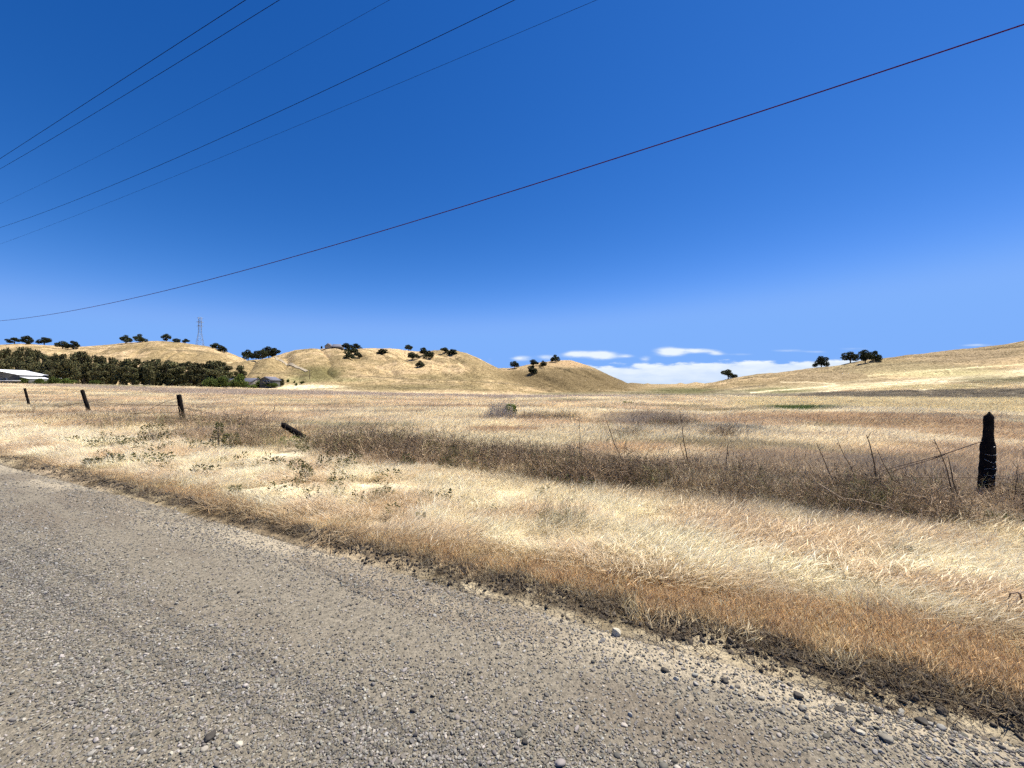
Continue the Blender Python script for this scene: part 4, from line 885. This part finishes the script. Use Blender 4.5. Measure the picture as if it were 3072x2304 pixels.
# ------------------------------------------------------------------ trees
def tree_meshes(kind, seed):
    """unit tree of height 1, width about 1: trunk with limbs, crown of many small leaf clumps"""
    rng = np.random.default_rng(seed); mb = MB(); V = []; Fq = []; C = []
    if kind == 'oak':
        fork = .17; ends = []
        mb.tube([(0, 0, -.08), (.01, 0, .1), (.0, 0, fork)], [.045, .035, .032], 7)
        nb = rng.integers(6, 9)
        for i in range(nb):
            a = 6.28 * i / nb + rng.uniform(-.4, .4); r = rng.uniform(.2, .42); z = rng.uniform(.30, .70) - .10 * (r > .33)
            e = np.array([r * math.cos(a), r * math.sin(a), z]); ends.append(e); mb.tube([(0, 0, fork), e * np.array([.45, .45, .75]), e], [.022, .014, .006], 5)
        ends.append(np.array([rng.uniform(-.06, .06), 0, .8])); mb.tube([(0, 0, fork), (0.02, 0, .5), ends[-1]], [.025, .015, .006], 5)
        blobs = [(e, rng.uniform(.16, .23)) for e in ends]; nl, ls = 360, .034
    elif kind == 'euc':
        mb.tube([(0, 0, -.04), (.01, .0, .3), (.0, .01, .62), (.02, 0, .85)], [.022, .018, .012, .005], 6); blobs = []
        for i in range(13):
            z = rng.uniform(.08, .9); a = rng.uniform(0, 6.28); r = rng.uniform(.03, .2) * (1.15 - z * .6); e = np.array([r * math.cos(a), r * math.sin(a), z])
            blobs.append((e, rng.uniform(.09, .14))); mb.tube([(0, 0, z * .7), e], [.009, .004], 4)
        for dx in (-.04, .05): mb.tube([(dx * .5, .02, -.03), (dx, .03, .2), (dx * 2, .0, .5)], [.012, .010, .006], 5)
        nl, ls = 170, .028
    else:
        mb.tube([(0, 0, -.05), (0, 0, .5)], [.03, .012], 5); blobs = []
        for i in range(9):
            a = rng.uniform(0, 6.28); r = rng.uniform(.0, .36); blobs.append((np.array([r * math.cos(a), r * math.sin(a), rng.uniform(.25, .7) * (1 - r)]), rng.uniform(.2, .3)))
        nl, ls = 150, .05
    for e, br in blobs:
        d = rng.normal(0, 1, (nl, 3)); d /= np.linalg.norm(d, axis=1)[:, None]; rad = br * rng.uniform(.35, 1.08, nl) ** .6
        p = e + d * rad[:, None] * np.array([1.1, 1.1, .95]); a = rng.normal(0, 1, (nl, 3)); a /= np.linalg.norm(a, axis=1)[:, None]; b = np.cross(a, rng.normal(0, 1, (nl, 3))); b /= np.linalg.norm(b, axis=1)[:, None]
        l_ = ls * rng.uniform(.6, 1.4, nl)[:, None]; k = len(V) if isinstance(V, list) else 0
        q = np.stack([p - a * l_, p + b * l_ * .7, p + a * l_, p - b * l_ * .7], 1); V.append(q.reshape(-1, 3)); sh = rng.uniform(.55, 1.45, nl) * rng.uniform(.8, 1.25); wm = rng.uniform(.9, 1.25, nl)
        C.append(np.repeat(np.stack([sh * wm, sh, sh * .95], -1), 4, 0))
    V = np.concatenate(V); C = np.concatenate(C); V[:, 2] = np.maximum(V[:, 2], .02)
    zt = V[:, 2].max(); wdt = V[:, 0].max() - V[:, 0].min(); sc = np.array([1 / wdt, 1 / wdt, 1 / zt])
    nq = len(V) // 4; Fq = np.arange(nq * 4).reshape(-1, 4)
    tv = np.concatenate(mb.v) * sc
    return (tv, mb.f), (V * sc, [Fq], C)
PROTO = {}
def proto(kind, k):
    if (kind, k) not in PROTO:
        (tv, tf), (cv, cf, cc) = tree_meshes(kind, 40 + k * 7 + len(kind))
        a = mesh_np('trunk', tv, tf, MAT['bark'], link=False); PROTO[(kind, k)] = (a.data, cv, cf, cc, {})
    return PROTO[(kind, k)]
def tree(name, cat, label, group, P, h, wd, kind='oak', k=0, mat='oak', rz=0.0):
    td, cv, cf, cc, cache = proto(kind, k)
    if mat not in cache: cache[mat] = mesh_np('crown', cv, cf, MAT[mat], cols=cc, link=False).data
    wd = wd / math.sqrt(1 + (P[0] / P[1]) ** 2) * 1.08
    o = empty(name, P, rz); o.scale = (wd, wd, h); tag(o, label, cat, group)
    t = bpy.data.objects.new('trunk' if kind != 'shrub' else 'stem', td); COL.objects.link(t); t.parent = o
    c = bpy.data.objects.new('crown' if kind != 'shrub' else 'foliage', cache[mat]); COL.objects.link(c); c.parent = o
    return o
OG = 'oaks scattered over the hills'
OAKS = [
 (43, 1031, 19, 46, 'low spreading oak on the left ridge, leftmost of the row'), (82, 1033, 26, 40, 'taller round oak second from the left on the left ridge'),
 (133, 1035, 23, 52, 'broad flat topped oak third from the left on the left ridge'), (188, 1047, 24, 44, 'oak at the right end of the left ridge row, left half of a pair'),
 (218, 1048, 26, 44, 'oak at the right end of the left ridge row, right half of a pair'), (378, 1031, 26, 40, 'left oak of the leaning pair on the pale left hill'),
 (420, 1027, 25, 42, 'right oak of the leaning pair on the pale left hill'), (500, 1024, 23, 28, 'tallest of three small oaks on top of the left hill'),
 (530, 1027, 12, 24, 'middle small umbrella shaped oak on top of the left hill'), (557, 1030, 14, 25, 'small umbrella shaped oak nearest the lattice tower'),
 (648, 1049, 20, 34, 'dark oak right of the lattice tower, upper of two'), (668, 1056, 18, 30, 'dark oak right of the lattice tower, lower of two'),
 (744, 1077, 32, 44, 'leftmost oak of the dark clump on the knoll'), (768, 1075, 26, 34, 'second oak of the dark clump on the knoll'), (788, 1073, 28, 34, 'middle oak of the dark clump on the knoll'),
 (806, 1070, 34, 40, 'tallest oak of the dark clump on the knoll'), (824, 1064, 24, 34, 'rightmost oak of the knoll clump beside the dirt track'),
 (1040, 1048, 19, 32, 'oak right beside the hilltop house'), (1068, 1047, 17, 36, 'oak right of the one beside the hilltop house'), (1054, 1064, 24, 44, 'dark oak just below the hilltop pair'),
 (1047, 1076, 20, 30, 'lowest left oak of the cluster below the hilltop house'), (1075, 1074, 18, 24, 'lowest right oak of the cluster below the hilltop house'),
 (1147, 1061, 15, 28, 'lone rounded oak near the crest of the main hill'), (1226, 1051, 18, 25, 'oak standing on the crest above the gully'),
 (1237, 1079, 23, 34, 'dense oak on the left side of the gully'), (1272, 1063, 21, 30, 'upper oak on the right side of the gully'), (1287, 1078, 26, 32, 'lower oak on the right side of the gully'),
 (1260, 1100, 19, 26, 'small oak at the bottom of the gully'), (1336, 1060, 18, 30, 'left oak of the pair near the right shoulder of the main hill'), (1357, 1064, 17, 26, 'right oak of the pair near the right shoulder of the main hill'),
 (1544, 1105, 22, 28, 'oak in the saddle left of the small hill'), (1601, 1098, 20, 26, 'upper oak of the stacked pair on the small hill'), (1598, 1121, 25, 32, 'lower oak of the stacked pair on the small hill'),
 (1629, 1104, 22, 22, 'slender oak right of the stacked pair on the small hill'), (1665, 1086, 22, 28, 'oak on the summit of the small hill'),
 (2185, 1137, 29, 44, 'lone round oak low on the right hill against the cloud'), (2464, 1102, 34, 42, 'open airy oak halfway up the right hill'),
 (2551, 1088, 33, 56, 'wide oak left of the dark pair on the right hill'), (2596, 1089, 40, 48, 'tallest dark oak on the right hill'), (2626, 1084, 32, 46, 'rightmost dark oak on the right hill')]
for i, (px, py, h, wd, lab) in enumerate(OAKS):
    P = hit(px, py, ymin=185); k = P[1] / F
    tree('oak_tree', 'oak tree', lab, OG, P - np.array([0, 0, .2]), h * k * 1.06, wd * k * 1.1, 'oak', i % 7, 'oak', (i * 1.7) % 6.28)
P = hit(965, 1043, ymin=185); k = P[1] / F; tree('cypress', 'small tree', 'tiny pointed dark tree left of the hilltop house', None, P, 10 * k, 6 * k, 'shrub', 3, 'oak')
# the dark grove at left
TOPS = [(-400, 1050), (0, 1047), (20, 1044), (60, 1035), (90, 1040), (130, 1050), (150, 1062), (180, 1054), (230, 1046), (262, 1052), (290, 1062), (320, 1060), (350, 1064), (380, 1072), (420, 1072), (500, 1071), (545, 1078), (571, 1074), (600, 1090), (625, 1082), (652, 1082), (680, 1086), (705, 1104), (728, 1096), (760, 1110)]
GL = {'a': 'dark olive tree in the back row of the dense grove below the left hill', 'b': 'shorter dark tree in the front row of the dense grove below the left hill'}
def grove(px, py_top, Y, wpx, lab, group, k, mat='euc'):
    X = (px - CX) / F * Y; z = float(H(X, Y)); top = EYE + (CY - py_top) / F * Y
    tree('grove_tree', 'tree', lab, group, (X, Y, z - .1), max(top - z, 3), wpx * Y / F, 'euc', k, mat, random.uniform(0, 6))
i = 0
for px in np.arange(-60, 705, 17.0):
    grove(px + random.uniform(-5, 5), interp(TOPS, px) + random.uniform(-3, 12), 222 + random.uniform(-8, 8), random.uniform(36, 50), GL['a'], 'trees in the back row of the grove', i % 8); i += 1
for px in np.arange(-40, 690, 18.0):
    t = interp(TOPS, px); grove(px + random.uniform(-7, 7), t + (1152 - t) * random.uniform(.2, .4), 204 + random.uniform(-5, 5), random.uniform(36, 48), GL['b'], 'trees in the front row of the grove', (i * 5) % 6); i += 1
grove(722, 1094, 212, 34, 'brownish tree at the right end of the grove above the farm roofs', None, 2)
grove(706, 1112, 206, 30, 'dark tree beside the right end tree of the grove', None, 4)
# shrubs at the foot of the grove and around the farmhouses
SG = 'shrubs around the farm buildings'
for j, (px, py, h, wd, mt, lab) in enumerate([
 (28, 1143, 16, 50, 'green', 'green shrub in front of the grey barn gable'), (75, 1149, 15, 54, 'green', 'dark shrub below the left part of the white barn roof'), (120, 1149, 16, 52, 'green', 'dark shrub below the right part of the white barn roof'),
 (160, 1150, 22, 50, 'green', 'bright green shrub at the right end of the white barn roof'), (200, 1151, 17, 56, 'green', 'rounded hedge shrub right of the barn'), (290, 1153, 14, 42, 'green', 'clipped green shrub left of the pale lane'),
 (565, 1156, 8, 44, 'euc', 'low reddish brown shrub at the right end of the pale lane'), (600, 1158, 10, 30, 'euc', 'low brown shrub right of the reddish brown one'), (630, 1158, 30, 50, 'green', 'dark green leafy tree shrub at the right end of the grove'),
 (670, 1160, 34, 54, 'green', 'tall dark shrub left of the first grey roof'), (703, 1162, 18, 40, 'green', 'rounded light green shrub below the first grey roof'), (722, 1158, 38, 40, 'green', 'dark tall shrub between the two grey roofs'),
 (738, 1162, 20, 34, 'green', 'dark shrub below the second grey roof'), (758, 1165, 12, 26, 'green', 'small ball shaped shrub at the field edge'), (786, 1163, 24, 60, 'green', 'wide bright green shrub left of the gabled farmhouse'),
 (818, 1163, 17, 48, 'green', 'dark green shrub in front of the gabled farmhouse'), (842, 1160, 26, 32, 'euc', 'reddish brown shrub at the right side of the gabled farmhouse'), (776, 1138, 9, 12, 'green', 'tiny shrub behind the farmhouse roofs'),
 (864, 1147, 11, 9, 'green', 'small lone shrub on the slope nearest the farmhouse'), (884, 1149, 8, 9, 'green', 'small shrub on the slope, second from the farmhouse'), (905, 1152, 9, 11, 'green', 'small shrub on the slope below the utility pole'), (889, 1157, 9, 9, 'green', 'small shrub lowest on the slope right of the farmhouse'), (911, 1149, 8, 9, 'weed', 'small olive shrub on the slope nearest the utility pole')]):
    P = hit(px, py, ymin=100) if px > 770 else None
    Y = 188.0 if px < 540 else 192.0
    if P is None or P[1] > 290: X = (px - CX) / F * Y; P = np.array([X, Y, float(H(X, Y))])
    k = P[1] / F; top = EYE - (py - h - CY) / F * P[1]
    hh = max(top - P[2], 1.2) if px < 850 else h * k
    tree('shrub', 'shrub', lab, SG, P - np.array([0, 0, .1]), hh, wd * k, 'shrub', j % 5, mt, j * 1.3)

# ------------------------------------------------------------------ buildings
def gable_house(name, cat, label, cx, cy, z0, wdt, ln, eave, ridge, rz, wall, roof, windows=(), over=.4, th=.15, annex=None):
    """ridge along local y; gable ends at +-y"""
    o = empty(name, (cx, cy, z0), rz); tag(o, label, cat)
    mb = MB(); a, l_ = wdt / 2, ln / 2
    mb.add([(-a, -l_, -1), (a, -l_, -1), (a, l_, -1), (-a, l_, -1), (-a, -l_, eave), (a, -l_, eave), (a, l_, eave), (-a, l_, eave), (0, -l_, ridge - .02), (0, l_, ridge - .02)],
           [(0, 1, 5, 8, 4), (2, 3, 7, 9, 6), (1, 2, 6, 5), (3, 0, 4, 7)]); mb.build('wall', MAT[wall], o)
    mb = MB(); sl = (ridge - eave) / a; ex = a + over; ze = eave - sl * over; lo = l_ + over
    for sg in (-1, 1):
        V = [(0, -lo, ridge + .03), (sg * ex, -lo, ze + .03), (sg * ex, lo, ze + .03), (0, lo, ridge + .03)]
        mb.add(V + [(x, y, z + th) for x, y, z in V], [(0, 1, 2, 3), (4, 5, 6, 7), (0, 1, 5, 4), (1, 2, 6, 5), (2, 3, 7, 6)])
    mb.build('roof', MAT[roof], o)
    for (x0, x1, zz0, zz1, face) in windows:
        if face == 'front':
            m1 = MB(); m1.box(x0 - .1, x1 + .1, -l_ - .06, -l_ - .003, zz0 - .1, zz1 + .1); wf = m1.build('window', MAT['whitepaint'], o)
            m2 = MB(); m2.box(x0, x1, -l_ - .08, -l_ - .063, zz0, zz1); m2.build('pane', MAT['glass'], wf)
        else:
            m1 = MB(); m1.box(a + .003, a + .06, x0 - .1, x1 + .1, zz0 - .1, zz1 + .1); wf = m1.build('window', MAT['whitepaint'], o)
            m2 = MB(); m2.box(a + .063, a + .08, x0, x1, zz0, zz1); m2.build('pane', MAT['glass'], wf)
    if annex:   # lean-to along +x
        w2, top, bot = annex; m1 = MB()
        V = [(a + .1, -l_, top), (a + w2, -l_, bot), (a + w2, l_ * .9, bot), (a + .1, l_ * .9, top)]; m1.add(V + [(x, y, z + .12) for x, y, z in V], [(0, 1, 2, 3), (4, 5, 6, 7), (0, 1, 5, 4), (1, 2, 6, 5), (2, 3, 7, 6), (3, 0, 4, 7)])
        m1.build('lean_to_roof', MAT[roof], o); m3 = MB(); m3.box(a + w2 - .4, a + w2 - .2, -l_ + .3, l_ * .9 - .3, -1, bot - .02); m3.build('lean_to_wall', MAT[wall], o)
    return o
# white roofed barn
gable_house('barn', 'barn', 'grey barn with a long bright white metal roof at the left edge', -244.5, 196, 1.4, 20, 24, 4.5, 6.9, math.radians(16), 'graywall', 'whiteroof',
            windows=[(-7, -4.5, 1.2, 2.8, 'front'), (3, 5.5, 1.2, 2.8, 'front')], annex=(3.4, 3.6, 2.7))
# farm houses
def gz(px, Y): X = (px - CX) / F * Y; return X, Y, float(H(X, Y))
X, Y, z = gz(688, 207); gable_house('farmhouse', 'farmhouse', 'low grey roofed farmhouse half hidden in trees, leftmost of three', X, Y, z, 7, 8, EYE + 11 / F * 207 - z, EYE + 19 / F * 207 - z, math.radians(80), 'beigewall', 'shingle')
X, Y, z = gz(748, 209); gable_house('farmhouse', 'farmhouse', 'long low grey roofed farmhouse between shrubs, middle of three', X, Y, z, 7, 9, EYE + 7 / F * 209 - z, EYE + 17 / F * 209 - z, math.radians(80), 'beigewall', 'shingle')
X, Y, z = gz(810, 203); gable_house('farmhouse', 'farmhouse', 'gabled grey roofed farmhouse with windows, rightmost of three', X, Y, z, 6.2, 6.5, EYE + 12 / F * 203 - z, EYE + 21 / F * 203 - z, math.radians(-8), 'graywall', 'shingle',
            windows=[(-.9, .9, max(EYE + 4 / F * 203 - z, .8), EYE + 10 / F * 203 - z, 'front'), (1.4, 2.3, max(EYE + 3 / F * 203 - z, .8), EYE + 10 / F * 203 - z, 'front')])
P = hit(998, 1046, ymin=185); Yh = P[1] + 6
X, Y = (988 - CX) / F * Yh, Yh; z = float(H(X, Y)); o = gable_house('hilltop_house', 'house', 'long low grey roofed house on the crest of the main hill', X, Y, z, 5.6, 5.0, EYE + 113 / F * Yh - z, EYE + 121 / F * Yh - z, 0, 'beigewall', 'shingle')
d = 18 / F * Yh + .6
mb = MB(); ze = EYE + 111.5 / F * Yh - z; zr = EYE + 119.5 / F * Yh - z; x0, x1 = 3.1, 3.1 + 24 / F * Yh
mb.add([(x0, -3, ze), (x1, -3, ze), (x1, 0, zr), (x0, 0, zr), (x1, 3, ze), (x0, 3, ze)], [(0, 1, 2, 3), (3, 2, 4, 5), (0, 3, 5), (1, 4, 2)]); mb.build('wing_roof', MAT['shingle'], o)
mb = MB(); mb.box(x0, x1 + 1.5, -2.6, 2.6, -1.5, ze - .02); mb.build('wing_wall', MAT['darkstone'], o)
# transmission tower
def tower():
    Y = 640.0; X = (600 - CX) / F * Y; k = Y / F; z0 = EYE + (CY - 1044) * k; H_ = (1044 - 953) * k; o = empty('transmission_tower', (X, Y, z0), .5); tag(o, 'tall lattice steel transmission tower behind the left hill', 'transmission tower')
    zs = np.array([0, .12, .25, .38, .5, .62, .75, .88, 1]) * H_; ws = np.array([7.5, 6.2, 5.0, 3.8, 2.7, 2.5, 2.4, 2.3, 2.2]) * .75
    cor = lambda i, j: np.array([(-1, 1, 1, -1)[j] * ws[i], (-1, -1, 1, 1)[j] * ws[i], zs[i]])
    for j in range(4):
        mb = MB(); mb.tube([cor(i, j) for i in range(9)] , .16, 4); mb.build('leg', MAT['steel'], o)
        mb = MB()
        for i in range(8):
            mb.tube([cor(i, j), cor(i + 1, (j + 1) % 4)], .09, 3); mb.tube([cor(i + 1, j), cor(i, (j + 1) % 4)], .09, 3); mb.tube([cor(i, j), cor(i, (j + 1) % 4)], .08, 3)
        mb.build('bracing', MAT['steel'], o)
    for t, wd in ((.72, 4.2), (.85, 4.8), (.985, 4.0)):
        mb = MB(); z = t * H_; mb.tube([(-wd, 0, z), (-2, -1.6, z + .3), (2, -1.6, z + .3), (wd, 0, z)], .22, 4); mb.tube([(-wd, 0, z), (-2, 1.6, z + .3), (2, 1.6, z + .3), (wd, 0, z)], .22, 4); mb.tube([(-wd, 0, z), (0, 0, z + 1.8), (wd, 0, z)], .14, 4); mb.build('crossarm', MAT['steel'], o)
    # the ground it stands on, behind the crest
tower()
# utility pole
P = hit(929, 1138, ymin=185); k = P[1] / F; o = empty('utility_pole', P); tag(o, 'thin dark utility pole at the foot of the main hill', 'utility pole')
mb = MB(); mb.tube([(0, 0, -.5), (0, 0, 29 * k)], [.17, .12], 6); mb.build('pole', MAT['bark'], o)
mb = MB(); mb.box(-.9, .9, -.06, .06, 26.5 * k, 26.5 * k + .14); mb.build('crossarm', MAT['bark'], o)
# white rail fence by the barn
o = empty('rail_fence', gz(30, 176)); tag(o, 'white topped rail fence at the left edge below the barn', 'rail fence'); k = 176 / F; zz = o.location.z
mb = MB(); zt = EYE + 11 / F * 176 - zz; mb.box(-60 * k, 31 * k, -.08, .08, zt - .28, zt); mb.build('rail', MAT['whitepaint'], o)
mb = MB(); mb.box(-60 * k, 31 * k, .0, .12, zt - .85, zt - .3); mb.build('board', MAT['darkstone'], o)
for px in (-60, -27, -10, 7, 22): 
    mb = MB(); mb.box(px * k - .14, px * k + .14, -.22, -.09, -.6, zt - .3); mb.build('rail_post', MAT['bark'], o)

# ------------------------------------------------------------------ tracks laid on the land
def drape(name, pts, wid, mat, lift=.25, ymin=100):
    P = np.array([hit(x, y, ymin=ymin) for x, y in pts]); t = np.concatenate([[0], np.cumsum(np.linalg.norm(np.diff(P[:, :2], axis=0), axis=1))]); q = np.arange(0, t[-1], 1.5)
    S = np.stack([np.interp(q, t, P[:, i]) for i in range(2)], -1)
    for _ in range(4): S[1:-1] = (S[:-2] + 2 * S[1:-1] + S[2:]) / 4
    d = np.gradient(S, axis=0); d /= np.linalg.norm(d, axis=1)[:, None] + 1e-9; nrm = np.stack([-d[:, 1], d[:, 0]], -1); rows = []
    for a in np.linspace(-.5, .5, 5): r_ = S + nrm * a * wid; rows.append(np.column_stack([r_, H(r_[:, 0], r_[:, 1]) + lift]))
    V = np.concatenate(rows); m_ = len(S); i = np.arange(4)[:, None] * m_ + np.arange(m_ - 1)[None, :]; Fc = np.stack([i, i + 1, i + m_ + 1, i + m_], -1).reshape(-1, 4)
    return tag(mesh_np(name, V, [Fc], mat, smooth=True), kind='structure')
MAT['track'] = noise_mat('pale_dirt', (.27, .22, .15), (.36, .30, .21), .6, rough=.95, bump=.2)
drape('dirt_track', [(838, 1067), (824, 1071), (832, 1079), (850, 1087), (868, 1093), (885, 1099), (900, 1105), (914, 1111), (922, 1115)], 2.0, MAT['track'], .35)
drape('path', [(-60, 1152), (60, 1151.5), (200, 1153), (318, 1154), (430, 1155), (555, 1157)], 5, MAT['track'], .12)

# ------------------------------------------------------------------ overhead wires, strung parallel to the road
def overhead(label, pts, p, r):
    """each photo point is put on the vertical plane p metres beyond the viewer, parallel to the road"""
    P = []
    pts = np.array(pts, float)
    for x, y in pts:
        u = (x - CX) / F; Y = p / (NX * u + NY); P.append(W(x, y, Y))
    P = np.array(P); s = P[:, 0] * TX + P[:, 1] * TY; co = np.polyfit(s, P[:, 2], 2)
    S = np.linspace(s.min() - 8, s.max() + 14, 90); Q = np.stack([S * TX + p * NX, S * TY + p * NY, np.polyval(co, S)], -1); o0 = Q[0].copy()
    mb = MB(); mb.tube(Q - o0, r, 6); o = mb.build('overhead_wire', MAT['cable'], smooth=True); o.location = o0; tag(o, label, 'overhead wire', 'overhead wires strung along the road')
k = 3072 / 2212
sc_ = lambda L_: [(x * k, y * k) for x, y in L_]
overhead('thickest dark overhead wire crossing the whole sky to the right edge', sc_([(0, 693), (350, 630), (700, 535), (1100, 417), (1500, 285), (1900, 150), (2212, 60)]), 10, .012); bpy.data.objects['overhead_wire'].data.materials[0] = noise_mat('purple_cable', (.05, .006, .035), (.08, .01, .05), 10, rough=1, bump=0, spec=0)
overhead('uppermost overhead wire cutting the top left corner', sc_([(0, 343), (130, 258), (265, 172), (400, 84), (530, 0)]), 4.9, .006)
overhead('second overhead wire from the top left, just below the uppermost', sc_([(0, 365), (150, 277), (300, 187), (450, 95), (603, 0)]), 5.1, .0055)
overhead('faint thin overhead wire between the second and fourth', sc_([(0, 440), (210, 338), (420, 230), (640, 111), (840, 0)]), 6.1, .0028)
overhead('dark overhead wire reaching the top edge at the middle', sc_([(0, 492), (280, 383), (560, 263), (840, 132), (1106, 0)]), 7.0, .006)
overhead('faintest overhead wire ending at the top edge right of the middle', sc_([(100, 490), (400, 372), (700, 247), (1000, 122), (1290, 0)]), 8.1, .0035)
